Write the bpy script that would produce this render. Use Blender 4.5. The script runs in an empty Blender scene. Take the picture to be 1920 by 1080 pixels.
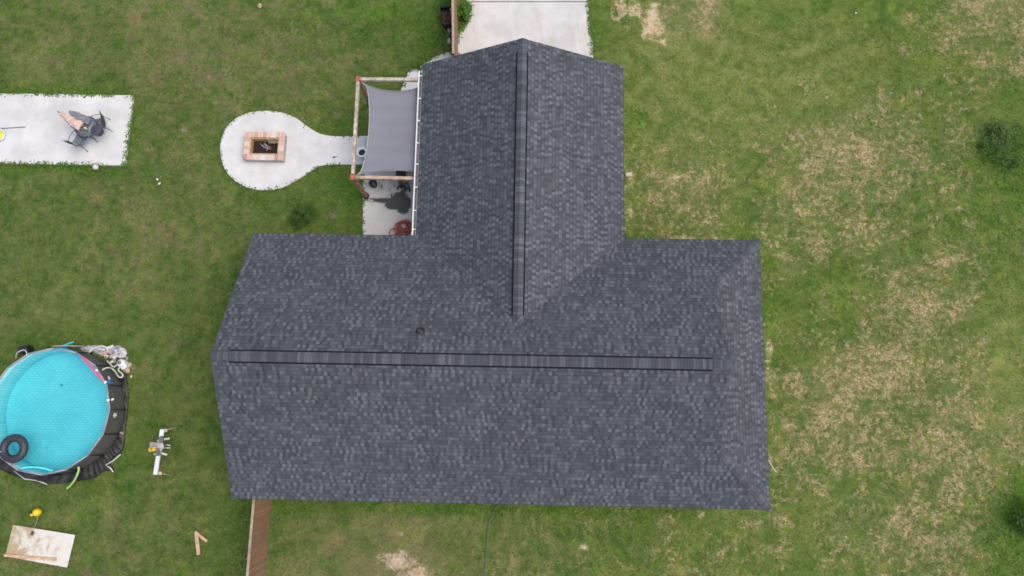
import bpy, math, random
import numpy as np
from mathutils import Matrix, Vector, Euler
random.seed(7); rng = np.random.default_rng(7)
S = bpy.context.scene
COL = S.collection

# ---------------------------------------------------------------- camera, sky, sun, exposure
W0, H0, FPX, CAMZ = 1920.0, 1080.0, 1383.65, 28.722
CROT = Euler((math.radians(9.8008), math.radians(0.9135), math.radians(1.0437)), 'XYZ')
cam_d = bpy.data.cameras.new('camera'); cam = bpy.data.objects.new('camera', cam_d); COL.objects.link(cam)
cam.location = (0, 0, CAMZ); cam.rotation_euler = CROT
cam_d.sensor_width = 36; cam_d.lens = 36 * FPX / W0; cam_d.clip_start = 0.5; cam_d.clip_end = 3000
S.camera = cam
S.render.resolution_x = 1024; S.render.resolution_y = 576
SUN_EL, SUN_AZ = 64, 96            # degrees; azimuth clockwise from +Y
wd = bpy.data.worlds.new('World'); S.world = wd; wd.use_nodes = True
wn = wd.node_tree; bg = wn.nodes['Background']
sky = wn.nodes.new('ShaderNodeTexSky'); sky.sky_type = 'NISHITA'; sky.sun_disc = False
sky.sun_elevation = math.radians(SUN_EL); sky.sun_rotation = math.radians(SUN_AZ)
sky.air_density = 1.0; sky.dust_density = 4.0; sky.ozone_density = 0.6
wn.links.new(sky.outputs[0], bg.inputs[0]); bg.inputs[1].default_value = 0.15
sd = bpy.data.lights.new('sun', 'SUN'); sd.energy = 0.85; sd.angle = math.radians(50); sd.color = (1, .96, .90)
sun = bpy.data.objects.new('sun', sd); COL.objects.link(sun)
_a, _e = math.radians(SUN_AZ), math.radians(SUN_EL)
sdir = Vector((math.sin(_a) * math.cos(_e), math.cos(_a) * math.cos(_e), math.sin(_e)))
sun.rotation_euler = sdir.to_track_quat('Z', 'Y').to_euler(); sun.location = (30, 0, 40)
S.view_settings.view_transform = 'Standard'; S.view_settings.look = 'None'
S.view_settings.exposure = 0.38; S.view_settings.gamma = 1
S.cycles.filter_width = 1.7

RM = CROT.to_matrix()
def at(u, v, z=0.0):
    """survey helper: world point at height z seen at photo position (u, v)"""
    d = RM @ Vector(((u - W0 / 2) / FPX, (H0 / 2 - v) / FPX, -1))
    t = (z - CAMZ) / d.z
    return Vector((d.x * t, d.y * t, z))
RT = np.array(RM.transposed())
def to_px(X, Y):
    P = np.stack([X, Y, np.full_like(X, -CAMZ)]); q = np.tensordot(RT, P, 1)
    return W0 / 2 - FPX * q[0] / q[2], H0 / 2 + FPX * q[1] / q[2]

# ---------------------------------------------------------------- node helpers and materials
class NT:
    def __init__(s, name):
        s.m = bpy.data.materials.new(name); s.m.use_nodes = True
        s.t = s.m.node_tree; s.b = s.t.nodes['Principled BSDF']; s.out = s.t.nodes['Material Output']
    def n(s, typ, **k):
        x = s.t.nodes.new(typ)
        for a, b in k.items(): setattr(x, a, b)
        return x
    def set(s, sock, v):
        if v is None: return
        if hasattr(v, 'is_output'): s.t.links.new(v, sock)
        else: sock.default_value = v
    def math(s, op, a, b=None, c=None, clamp=False):
        x = s.n('ShaderNodeMath', operation=op); x.use_clamp = clamp
        for i, v in enumerate((a, b, c)): s.set(x.inputs[i], v)
        return x.outputs[0]
    def mix(s, f, a, b, mode='MIX'):
        x = s.n('ShaderNodeMix', data_type='RGBA', blend_type=mode)
        s.set(x.inputs[0], f); s.set(x.inputs[6], a); s.set(x.inputs[7], b)
        return x.outputs[2]
    def noise(s, vec, scale, detail=4, rough=.55, dist=0):
        x = s.n('ShaderNodeTexNoise'); s.set(x.inputs['Vector'], vec)
        x.inputs['Scale'].default_value = scale; x.inputs['Detail'].default_value = detail
        x.inputs['Roughness'].default_value = rough; x.inputs['Distortion'].default_value = dist
        return x.outputs[0]
    def ramp(s, f, stops):
        x = s.n('ShaderNodeValToRGB'); s.set(x.inputs[0], f)
        cr = x.color_ramp
        while len(cr.elements) < len(stops): cr.elements.new(.5)
        for e, (p, c) in zip(cr.elements, stops): e.position = p; e.color = c
        return x.outputs[0]
    def sstep(s, v, a, b):
        x = s.n('ShaderNodeMapRange', interpolation_type='SMOOTHSTEP')
        s.set(x.inputs[0], v); s.set(x.inputs[1], a); s.set(x.inputs[2], b)
        return x.outputs[0]
    def bump(s, h, st, dist=.02):
        x = s.n('ShaderNodeBump'); s.set(x.inputs['Height'], h)
        x.inputs['Strength'].default_value = st; x.inputs['Distance'].default_value = dist
        s.t.links.new(x.outputs[0], s.b.inputs['Normal'])
    def obj(s): return s.n('ShaderNodeTexCoord').outputs['Object']
    def attr(s, name, out='Fac'):
        x = s.n('ShaderNodeAttribute'); x.attribute_name = name; return x.outputs[out]
def c4(c, k=1): return (c[0] * k, c[1] * k, c[2] * k, 1)
MATS = {}
def mat(name, col, rough=.7, var=.25, scale=6, metal=0, bump=0, col2=None, spec=None):
    if name in MATS: return MATS[name]
    t = NT(name); v = t.obj()
    f = t.noise(v, scale, 5, .6)
    f = t.sstep(f, .3, .7)
    t.set(t.b.inputs['Base Color'], t.mix(f, c4(col, 1 - var), c4(col2) if col2 else c4(col, 1 + var * .6)))
    t.b.inputs['Roughness'].default_value = rough; t.b.inputs['Metallic'].default_value = metal
    if spec is not None: t.b.inputs['Specular IOR Level'].default_value = spec
    if bump: t.bump(t.noise(v, scale * 4, 4), bump)
    MATS[name] = t.m; return t.m
def vmat(name, rough=.7, attr='tint', k=1.0, bump=0):
    """colour of each piece comes from its own face colours"""
    if name in MATS: return MATS[name]
    t = NT(name); a = t.attr(attr, 'Color')
    f = t.noise(t.obj(), 14, 4)
    t.set(t.b.inputs['Base Color'], t.mix(t.sstep(f, .25, .75), t.mix(1.0, a, (.78, .78, .78, 1), 'MULTIPLY'), a))
    t.b.inputs['Roughness'].default_value = rough
    if bump: t.bump(t.noise(t.obj(), 40, 3), bump)
    MATS[name] = t.m; return t.m

# ---------------------------------------------------------------- mesh builder
class MB:
    def __init__(s): s.v = []; s.f = []; s.c = []; s.smooth = []; s.uv = {}
    def add(s, vs, fs, col=None, smooth=False):
        o = len(s.v); s.v += [tuple(p) for p in vs]
        for f in fs: s.f.append([i + o for i in f]); s.c.append(col); s.smooth.append(smooth)
        return s
    def box(s, c, d, rz=0, M=None, col=None, bev=0):
        x, y, z = d[0] / 2, d[1] / 2, d[2] / 2
        if bev:
            b = min(bev, x * .9, y * .9, z * .9); vs = []; 
            for sz in (-1, 1):
                for (zz, ins) in (((z, b), (z - b, 0)) if sz > 0 else ((z - b, 0), (z, b)))[::(1 if sz < 0 else -1)]:
                    X, Y = x - ins, y - ins; k = b if ins == 0 else b * .5
                    for q in ((X - k, -Y), (X, -Y + k), (X, Y - k), (X - k, Y), (-X + k, Y), (-X, Y - k), (-X, -Y + k), (-X + k, -Y)):
                        vs.append((q[0], q[1], sz * zz))
            # order rings bottom->top
            rings = [vs[8:16], vs[0:8], vs[16:24], vs[24:32]]
            rings.sort(key=lambda r: r[0][2]); vs = sum(rings, [])
            fs = [list(range(8))[::-1], list(range(24, 32))]
            for k in range(3):
                for i in range(8): j = (i + 1) % 8; fs.append([k * 8 + i, k * 8 + j, k * 8 + 8 + j, k * 8 + 8 + i])
        else:
            vs = [(a * x, b * y, e * z) for e in (-1, 1) for b in (-1, 1) for a in (-1, 1)]
            fs = [[0, 2, 3, 1], [4, 5, 7, 6], [0, 1, 5, 4], [2, 6, 7, 3], [0, 4, 6, 2], [1, 3, 7, 5]]
        R = Matrix.Rotation(rz, 3, 'Z')
        if M is not None: R = R @ M
        vs = [Vector(c) + R @ Vector(p) for p in vs]
        return s.add(vs, fs, col)
    def bar(s, a, b, w, h, col=None):
        """rectangular bar from a to b, width w (horizontal) and height h"""
        a, b = Vector(a), Vector(b); d = b - a; L = d.length
        q = d.to_track_quat('X', 'Z').to_matrix()
        return s.box((a + b) / 2, (L, w, h), 0, q, col)
    def tube(s, pts, r, n=8, col=None, caps=True, closed=False):
        P = [Vector(p) for p in pts]; m = len(P); rs = r if isinstance(r, (list, tuple)) else [r] * m
        vs = []; prev = None
        for i, p in enumerate(P):
            if closed: t = P[(i + 1) % m] - P[i - 1]
            else: t = P[min(i + 1, m - 1)] - P[max(i - 1, 0)]
            t.normalize()
            if prev is None:
                up = Vector((0, 0, 1)) if abs(t.z) < .9 else Vector((1, 0, 0)); x = t.cross(up).normalized()
            else: x = (prev - t * prev.dot(t)).normalized()
            prev = x; y = t.cross(x)
            for k in range(n):
                a = 2 * math.pi * k / n; vs.append(p + (x * math.cos(a) + y * math.sin(a)) * rs[i])
        fs = []
        for i in range(m if closed else m - 1):
            for k in range(n):
                j = (i + 1) % m; l = (k + 1) % n
                fs.append([i * n + k, i * n + l, j * n + l, j * n + k])
        if caps and not closed: fs += [list(range(n))[::-1], [(m - 1) * n + k for k in range(n)]]
        return s.add(vs, fs, col, True)
    def lathe(s, c, prof, n=24, col=None, smooth=True, M=None, sx=1, sy=1):
        vs = []; c = Vector(c)
        for (r, z) in prof:
            for k in range(n):
                a = 2 * math.pi * k / n; p = Vector((r * math.cos(a) * sx, r * math.sin(a) * sy, z))
                vs.append(c + (M @ p if M is not None else p))
        fs = []
        for i in range(len(prof) - 1):
            for k in range(n):
                l = (k + 1) % n; fs.append([i * n + k, i * n + l, (i + 1) * n + l, (i + 1) * n + k])
        if prof[0][0] > 1e-4: fs.append(list(range(n))[::-1])
        if prof[-1][0] > 1e-4: fs.append([(len(prof) - 1) * n + k for k in range(n)])
        return s.add(vs, fs, col, smooth)
    def prism(s, poly, z0, z1, col=None):
        n = len(poly); vs = [(p[0], p[1], z0) for p in poly] + [(p[0], p[1], z1) for p in poly]
        ar = sum(poly[i][0] * poly[(i + 1) % n][1] - poly[(i + 1) % n][0] * poly[i][1] for i in range(n))
        fs = [list(range(n))[::-1], list(range(n, 2 * n))] + [[i, (i + 1) % n, n + (i + 1) % n, n + i] for i in range(n)]
        if ar < 0: fs = [f[::-1] for f in fs]
        return s.add(vs, fs, col)
    def rock(s, c, r, col=None, flat=.6):
        """small irregular stone or lump"""
        t = (1 + 5 ** .5) / 2
        V = [(-1, t, 0), (1, t, 0), (-1, -t, 0), (1, -t, 0), (0, -1, t), (0, 1, t), (0, -1, -t), (0, 1, -t), (t, 0, -1), (t, 0, 1), (-t, 0, -1), (-t, 0, 1)]
        F = [(0, 11, 5), (0, 5, 1), (0, 1, 7), (0, 7, 10), (0, 10, 11), (1, 5, 9), (5, 11, 4), (11, 10, 2), (10, 7, 6), (7, 1, 8), (3, 9, 4), (3, 4, 2), (3, 2, 6), (3, 6, 8), (3, 8, 9), (4, 9, 5), (2, 4, 11), (6, 2, 10), (8, 6, 7), (9, 8, 1)]
        rz = Matrix.Rotation(random.random() * 6.28, 3, 'Z'); sx, sy = random.uniform(.75, 1.25), random.uniform(.75, 1.2)
        vs = []
        for q in V:
            p = Vector(q).normalized() * r * random.uniform(.75, 1.15); p = rz @ Vector((p.x * sx, p.y * sy, p.z * flat)); vs.append(Vector(c) + p)
        return s.add(vs, F, col)
    def build(s, name, m, parent=None, loc=None):
        me = bpy.data.meshes.new(name)
        loc = Vector(loc) if loc is not None else Vector((0, 0, 0))
        me.from_pydata([tuple(Vector(p) - loc) for p in s.v], [], s.f)
        me.polygons.foreach_set('use_smooth', s.smooth)
        if any(c is not None for c in s.c):
            ca = me.color_attributes.new('tint', 'FLOAT_COLOR', 'CORNER'); arr = []
            for f, c in zip(s.f, s.c):
                c = c or (.5, .5, .5); arr += [c[0], c[1], c[2], 1.0] * len(f)
            ca.data.foreach_set('color', arr)
        me.materials.append(m); me.update()
        o = bpy.data.objects.new(name, me); COL.objects.link(o); o.location = loc
        if parent:
            o.parent = parent
            root = parent
            off = Vector(parent.location); p = parent.parent
            while p: off += Vector(p.location); p = p.parent
            o.location = loc - off if not parent.get('_local') else loc
        return o
def tag(o, label=None, cat=None, group=None, kind=None):
    for k, v in (('label', label), ('category', cat), ('group', group), ('kind', kind)):
        if v: o[k] = v
    return o
def thing(name, label, cat, loc=(0, 0, 0), rz=0, group=None, local=False):
    """local=True: parts are modelled round the origin, then the empty carries them into place"""
    o = bpy.data.objects.new(name, None); COL.objects.link(o); o.location = loc; o.rotation_euler = (0, 0, rz)
    o.empty_display_size = .2
    if local: o['_local'] = 1
    return tag(o, label, cat, group)
def solo(mb, name, m, label, cat, loc, group=None):
    return tag(mb.build(name, m, None, loc), label, cat, group)
def copy_tree(o, parent=None):
    c = o.copy(); COL.objects.link(c)
    if parent: c.parent = parent
    for ch in list(o.children): copy_tree(ch, c)
    return c
def bez(pts, n=8):
    P = [Vector(p) for p in pts]; out = []
    for i in range(len(P) - 1):
        p0, p1, p2, p3 = P[max(i - 1, 0)], P[i], P[i + 1], P[min(i + 2, len(P) - 1)]
        for k in range(n):
            t = k / n
            out.append(.5 * ((2 * p1) + (p2 - p0) * t + (2 * p0 - 5 * p1 + 4 * p2 - p3) * t * t + (3 * p1 - p0 - 3 * p2 + p3) * t ** 3))
    out.append(P[-1]); return out

# ---------------------------------------------------------------- slab outlines (world metres)
def pxpoly(pts, z=0): return [(at(u, v, z).x, at(u, v, z).y) for u, v in pts]
def smooth_closed(pts, n=6):
    P = [Vector((p[0], p[1], 0)) for p in pts]; m = len(P); out = []
    for i in range(m):
        p0, p1, p2, p3 = P[i - 1], P[i], P[(i + 1) % m], P[(i + 2) % m]
        for k in range(n):
            t = k / n; q = .5 * ((2 * p1) + (p2 - p0) * t + (2 * p0 - 5 * p1 + 4 * p2 - p3) * t * t + (3 * p1 - p0 - 3 * p2 + p3) * t ** 3)
            out.append((q.x, q.y))
    return out
def jitter(poly, step=.12, amp=.025):
    out = []
    n = len(poly)
    for i in range(n):
        a, b = Vector(poly[i]), Vector(poly[(i + 1) % n]); L = (b - a).length; k = max(1, int(L / step))
        nn = Vector((-(b - a).y, (b - a).x)); nn = nn / max(L, 1e-6)
        for j in range(k):
            p = a + (b - a) * (j / k) + nn * (random.uniform(-amp, amp) if j else 0); out.append((p.x, p.y))
    return out
DRIVE = [(-2.55, 12.0)] + pxpoly([(850, 104), (858, 66), (866, 58), (878, 40), (881, 20), (874, 4), (872, -40), (866, -120), (1108, -120), (1102, 6), (1107, 40), (1111, 70), (1112, 108)]) + [(3.35, 12.0)]
SIDEW = smooth_closed(pxpoly([(800, 118), (770, 132), (760, 150), (752, 172), (760, 200), (790, 215), (830, 190), (850, 140), (860, 112), (848, 98), (830, 102), (815, 108)]), 5)
FIREP = smooth_closed(pxpoly([(414, 283), (417, 258), (432, 232), (458, 215), (490, 209), (525, 211), (555, 222), (580, 240), (600, 251), (625, 256), (665, 256), (700, 256), (720, 262), (722, 300), (700, 309), (665, 309), (625, 309), (600, 312), (578, 325), (552, 341), (530, 352), (500, 357), (465, 352), (436, 335), (419, 310)]), 4)
PATIO = pxpoly([(-120, 175), (60, 177), (251, 180), (246, 225), (240, 270), (236, 311), (60, 308), (-120, 305)])
BACKP = pxpoly([(684, 262), (684, 336), (681, 336), (680.5, 470), (830, 470), (830, 250), (700, 250)])

# ---------------------------------------------------------------- ground
DRY = [
 "233443321110000056100001366"[:24],
 "233444433221001200111245"[:24],
 "000334431000002211334431",
 "000331111000003443577550",
 "223332120000004663576441",
 "223432220000004552565332",
 "223331000000000002414652",
 "212220000000000003125751",
 "001220000000000004467652",
 "000220000000000003577663",
 "000120000000000003666675",
 "221221000000000001444573",
 "123221345633343334445661",
 "343211447944433454444551"]
DRY[0] = "233443321110000561000366"
DRYA = np.array([[int(ch) for ch in (r + '0' * 24)[:24]] for r in DRY], float) / 9
def bilin(u, v):
    x = np.clip(u / 80 - .5, 0, 22.999); y = np.clip(v / 80 - .5, 0, 12.999)
    i = x.astype(int); j = y.astype(int); a = x - i; b = y - j
    a = a * a * (3 - 2 * a); b = b * b * (3 - 2 * b)
    return (DRYA[j, i] * (1 - a) + DRYA[j, i + 1] * a) * (1 - b) + (DRYA[j + 1, i] * (1 - a) + DRYA[j + 1, i + 1] * a) * b
# bare earth (u, v, ru, rv, strength) and lusher growth, with tree shade painted at the right edge
BARE = [(1165, 22, 24, 26, .62), (1224, 42, 24, 36, .85), (1192, 16, 28, 20, .7), (1212, 62, 14, 14, .7), (1245, 78, 8, 14, .6), (1185, 52, 22, 8, .5), (745, 1052, 42, 22, .78), (780, 1078, 40, 20, .8), (1096, 1026, 16, 10, .7), (700, 1085, 20, 14, .5),
        (1267, 330, 20, 14, .6), (1264, 368, 10, 12, .6), (1285, 356, 16, 6, .5), (1459, 465, 12, 50, .42), (1463, 410, 16, 34, .36), (1443, 665, 8, 46, .68), (1450, 720, 12, 36, .5), (1455, 790, 12, 40, .35), (1315, 968, 13, 11, .7), (1181, 400, 9, 30, .65), (1180, 330, 8, 30, .5),
        (1290, 447, 34, 7, .75), (1340, 446, 26, 6, .6), (1375, 444, 16, 5, .4), (345, 243, 9, 8, .7), (627, 215, 12, 10, .6), (620, 400, 22, 12, .5), (600, 366, 18, 5, .4), (686, 382, 12, 16, .6), (252, 690, 12, 22, .5), (242, 780, 6, 40, .5), (90, 905, 50, 9, .5),
        (750, 1000, 14, 10, .45), (620, 1010, 14, 10, .4), (1447, 870, 9, 20, .5), (690, 430, 10, 30, .4), (510, 975, 8, 22, .4), (1540, 255, 40, 10, .25)]
LUSH_SHADE = [(640, 350, 60, 30, .9), (600, 240, 60, 20, .6), (1192, 230, 20, 30, .7), (1205, 430, 30, 22, .8), (560, 960, 90, 14, .7), (800, 955, 200, 12, .8), (1100, 960, 150, 10, .7), (1440, 560, 16, 60, .6), (440, 250, 26, 60, .5), (500, 200, 60, 10, .6), (255, 240, 12, 60, .8), (120, 170, 130, 8, .8), (120, 320, 130, 8, .8), (300, 8, 70, 20, .6), (800, 60, 44, 50, .7), (640, 40, 90, 40, .5), (470, 380, 60, 20, .5), (560, 375, 50, 20, .5),
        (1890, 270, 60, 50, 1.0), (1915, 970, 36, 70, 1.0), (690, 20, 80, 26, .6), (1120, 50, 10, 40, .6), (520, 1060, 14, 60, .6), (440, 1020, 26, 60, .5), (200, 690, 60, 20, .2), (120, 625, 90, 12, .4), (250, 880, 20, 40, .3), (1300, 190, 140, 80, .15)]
def blobs(u, v, L):
    o = np.zeros_like(u)
    for a, b, ra, rb, s in L: o = np.maximum(o, s * np.exp(-(((u - a) / ra) ** 2 + ((v - b) / rb) ** 2) * .8))
    return o
# mown yellow-green sweep on the upper right
MOWN = [(1330, 150, 190, 120, 1), (1500, 120, 160, 90, .8), (1250, 240, 80, 40, .6), (1600, 180, 120, 40, .5), (1880, 700, 60, 160, .7), (1880, 230, 60, 40, .7), (1350, 980, 80, 30, .3), (850, 980, 160, 30, .4), (60, 130, 80, 50, .4), (120, 590, 60, 40, .35), (1540, 560, 60, 50, .3)]
def make_ground():
    fx = np.arange(-24, 24.01, .2); fy = np.arange(-11, 17.01, .2)
    ext = np.array([1, 3, 7, 15, 40, 100, 250, 600.0])
    xs = np.concatenate([-24 - ext[::-1], fx, 24 + ext]); ys = np.concatenate([-11 - ext[::-1], fy, 17 + ext])
    X, Y = np.meshgrid(xs, ys); nx, ny = len(xs), len(ys)
    Z = .03 * np.sin(X * .37 + 1) * np.sin(Y * .43 + .5) - .035
    Z = np.where((abs(X) > 30) | (abs(Y) > 20), Z * 0 - .03, Z)
    co = np.stack([X, Y, Z], -1).reshape(-1, 3)
    idx = np.arange(nx * ny).reshape(ny, nx)
    fs = np.stack([idx[:-1, :-1], idx[:-1, 1:], idx[1:, 1:], idx[1:, :-1]], -1).reshape(-1, 4)
    me = bpy.data.meshes.new('ground'); me.from_pydata(co.tolist(), [], fs.tolist())
    U, V = to_px(X, Y)
    dry = bilin(U, V); bare = blobs(U, V, BARE); lush_shade = blobs(U, V, LUSH_SHADE); mown = blobs(U, V, MOWN)
    side = 1 / (1 + np.exp(-(X - 0) / 2.0))        # west lawn is ranker and browner than the east field
    for nm, a in (('dry', dry), ('bare', bare), ('lush_shade', lush_shade), ('mown', mown), ('side', side)):
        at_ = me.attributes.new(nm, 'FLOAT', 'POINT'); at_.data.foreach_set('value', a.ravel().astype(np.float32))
    me.polygons.foreach_set('use_smooth', [True] * len(me.polygons))
    o = bpy.data.objects.new('ground', me); COL.objects.link(o); o['kind'] = 'structure'
    t = NT('lawn'); v = t.obj()
    dry, bare, lush_shade, mown, side = [t.attr(a) for a in ('dry', 'bare', 'lush_shade', 'mown', 'side')]
    big = t.noise(v, .45, 4, .6); mid = t.noise(v, 2.2, 5, .62); fine = t.noise(v, 9, 4, .7); vf = t.noise(v, 26, 3, .7)
    warm = t.noise(v, 1.1, 3, .6, .4)
    # green base
    g = t.mix(t.sstep(mid, .34, .66), (.058, .108, .019, 1), (.118, .172, .036, 1))
    g = t.mix(t.math('MULTIPLY', t.sstep(warm, .45, .7), .55), g, (.150, .160, .052, 1))
    g = t.mix(t.math('MULTIPLY', t.math('MULTIPLY', t.sstep(fine, .42, .7), t.sstep(big, .35, .6)), .6), g, (.075, .170, .020, 1))
    g = t.mix(t.math('MULTIPLY', mown, t.math('ADD', t.math('MULTIPLY', big, .9), .2)), g, t.mix(t.sstep(mid, .35, .7), (.150, .175, .050, 1), (.23, .24, .095, 1)))
    ctr_ = at(1440, -130); vs_ = t.n('ShaderNodeVectorMath', operation='DISTANCE'); t.set(vs_.inputs[0], v); vs_.inputs[1].default_value = (ctr_.x, ctr_.y, 0)
    arc = t.math('SINE', t.math('MULTIPLY', t.math('ADD', vs_.outputs['Value'], t.math('MULTIPLY', big, 1.6)), 6.1))
    g = t.mix(t.math('MULTIPLY', t.math('MULTIPLY', t.sstep(arc, -.4, .9), t.sstep(mown, .1, .7)), .36), g, (.225, .235, .095, 1))
    g = t.mix(t.math('MULTIPLY', lush_shade, .8), g, t.mix(t.sstep(fine, .35, .7), (.040, .105, .010, 1), (.095, .205, .018, 1)))
    # dead grass: threshold falls as the dryness rises
    dn = t.math('ADD', t.math('MULTIPLY', t.noise(v, 4.6, 7, .7, .3), .62), t.math('MULTIPLY', t.noise(v, 1.0, 4, .6), .38))
    thr = t.math('SUBTRACT', .590, t.math('MULTIPLY', dry, .185))
    halo = t.sstep(dn, t.math('SUBTRACT', thr, .07), t.math('ADD', thr, .05)); g = t.mix(t.math('MULTIPLY', halo, .42), g, t.mix(fine, (.15, .16, .06, 1), (.25, .22, .11, 1)))
    g = t.mix(t.math('MULTIPLY', t.math('MULTIPLY', t.sstep(dry, .2, .9), t.math('ADD', t.sstep(big, .3, .65), .25)), .25), g, (.235, .20, .11, 1))
    dm = t.sstep(dn, thr, t.math('ADD', thr, t.math('SUBTRACT', .14, t.math('MULTIPLY', side, .02))))
    dm = t.math('MULTIPLY', dm, t.sstep(t.noise(v, 13, 3, .7), .36, .56))
    wb = t.math('MULTIPLY', t.sstep(t.noise(v, 1.7, 7, .75, .6), .45, .64), t.math('MULTIPLY', t.math('SUBTRACT', 1, side), t.sstep(dry, .05, .5)))
    g = t.mix(t.math('MULTIPLY', wb, .68), g, t.mix(fine, (.135, .115, .055, 1), (.27, .205, .13, 1)))
    tan_e = t.mix(vf, (.33, .235, .15, 1), (.55, .405, .285, 1)); tan_w = t.mix(vf, (.16, .13, .065, 1), (.28, .21, .13, 1))
    g = t.mix(t.math('MULTIPLY', dm, t.math('ADD', .58, t.math('MULTIPLY', side, .22))), g, t.mix(side, tan_w, tan_e))
    # bare ground
    sx_ = t.n('ShaderNodeSeparateXYZ'); t.set(sx_.inputs[0], v); s2 = t.sstep(sx_.outputs[0], -8.0, -5.5)
    bn = t.math('ADD', t.math('MULTIPLY', t.noise(v, 3.0, 6, .65, .5), .62), t.math('MULTIPLY', vf, .2))
    bt = t.math('SUBTRACT', .56, t.math('MULTIPLY', bare, .42))
    bm = t.math('MULTIPLY', t.sstep(bn, bt, t.math('ADD', bt, .16)), t.sstep(bare, .08, .3))
    g = t.mix(bm, g, t.mix(t.sstep(mid, .3, .7), t.mix(s2, (.20, .155, .105, 1), (.38, .28, .18, 1)), t.mix(s2, (.30, .24, .18, 1), (.62, .50, .37, 1))))
    g = t.mix(t.math('MULTIPLY', side, .8), g, t.mix(1.0, g, (1.12, 1.14, .97, 1), 'MULTIPLY'))
    # overall mottling
    g = t.mix(1.0, g, t.ramp(t.noise(v, .7, 5, .65, .8), [(.32, (.72, .86, .70, 1)), (.5, (1, 1, 1, 1)), (.68, (1.28, 1.18, 1.15, 1))]), 'MULTIPLY')
    g = t.mix(1.0, g, t.ramp(fine, [(.25, (.74, .74, .74, 1)), (.75, (1.22, 1.22, 1.22, 1))]), 'MULTIPLY')
    g = t.mix(1.0, g, t.ramp(vf, [(.25, (.72, .72, .74, 1)), (.75, (1.26, 1.26, 1.22, 1))]), 'MULTIPLY')
    t.set(t.b.inputs['Base Color'], g); t.b.inputs['Roughness'].default_value = .95
    t.b.inputs['Specular IOR Level'].default_value = .1
    t.bump(t.math('ADD', fine, vf), .7, .06)
    me.materials.append(t.m)
make_ground()

# ---------------------------------------------------------------- concrete slabs
def concrete(name, base, warm=.0):
    t = NT(name); v = t.obj(); n1 = t.noise(v, .8, 5, .6); n2 = t.noise(v, 6, 5, .7); n3 = t.noise(v, 60, 2)
    c = t.mix(t.sstep(n1, .3, .7), c4(base, .84), c4(base, 1.06))
    c = t.mix(t.math('MULTIPLY', t.sstep(n2, .56, .72), .34), c, (base[0] * .72, base[1] * .70, base[2] * .62, 1))
    st = t.noise(t.n('ShaderNodeMapping').outputs[0], 1)
    mp = t.n('ShaderNodeMapping'); t.set(mp.inputs[0], v); mp.inputs['Scale'].default_value = (1.6, .25, 1)
    st = t.noise(mp.outputs[0], 1.4, 4, .6)
    c = t.mix(t.math('MULTIPLY', t.sstep(st, .5, .75), warm), c, (base[0] * .78, base[1] * .70, base[2] * .56, 1))
    c = t.mix(1.0, c, t.ramp(n3, [(.3, (.93, .93, .93, 1)), (.7, (1.05, 1.05, 1.05, 1))]), 'MULTIPLY')
    t.set(t.b.inputs['Base Color'], c); t.b.inputs['Roughness'].default_value = .9
    t.bump(n3, .2, .01); return t.m
CON = concrete('pale_concrete', (.62, .605, .575), .6); CON2 = concrete('grey_concrete', (.67, .66, .635), .25)
CON3 = concrete('patio_concrete', (.54, .53, .505), .15)
def slab(name, poly, top, m):
    b = MB().prism(poly, -.12, top); o = b.build(name, m); o['kind'] = 'structure'; return o
slab('driveway', jitter(DRIVE, .15, .014), .04, CON)
slab('path', SIDEW, .045, CON2)
slab('path', FIREP, .05, CON2)
slab('patio', jitter(PATIO, .12, .008), .06, CON2)
slab('patio', BACKP, .056, CON3)
# expansion joint across the driveway: a dark recessed strip of filler
j = MB().bar(at(866, 3, .045), at(1104, 3, .045), .035, .008); o = j.build('driveway_joint', mat('joint_filler', (.16, .13, .10), .9)); o['kind'] = 'structure'
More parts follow.
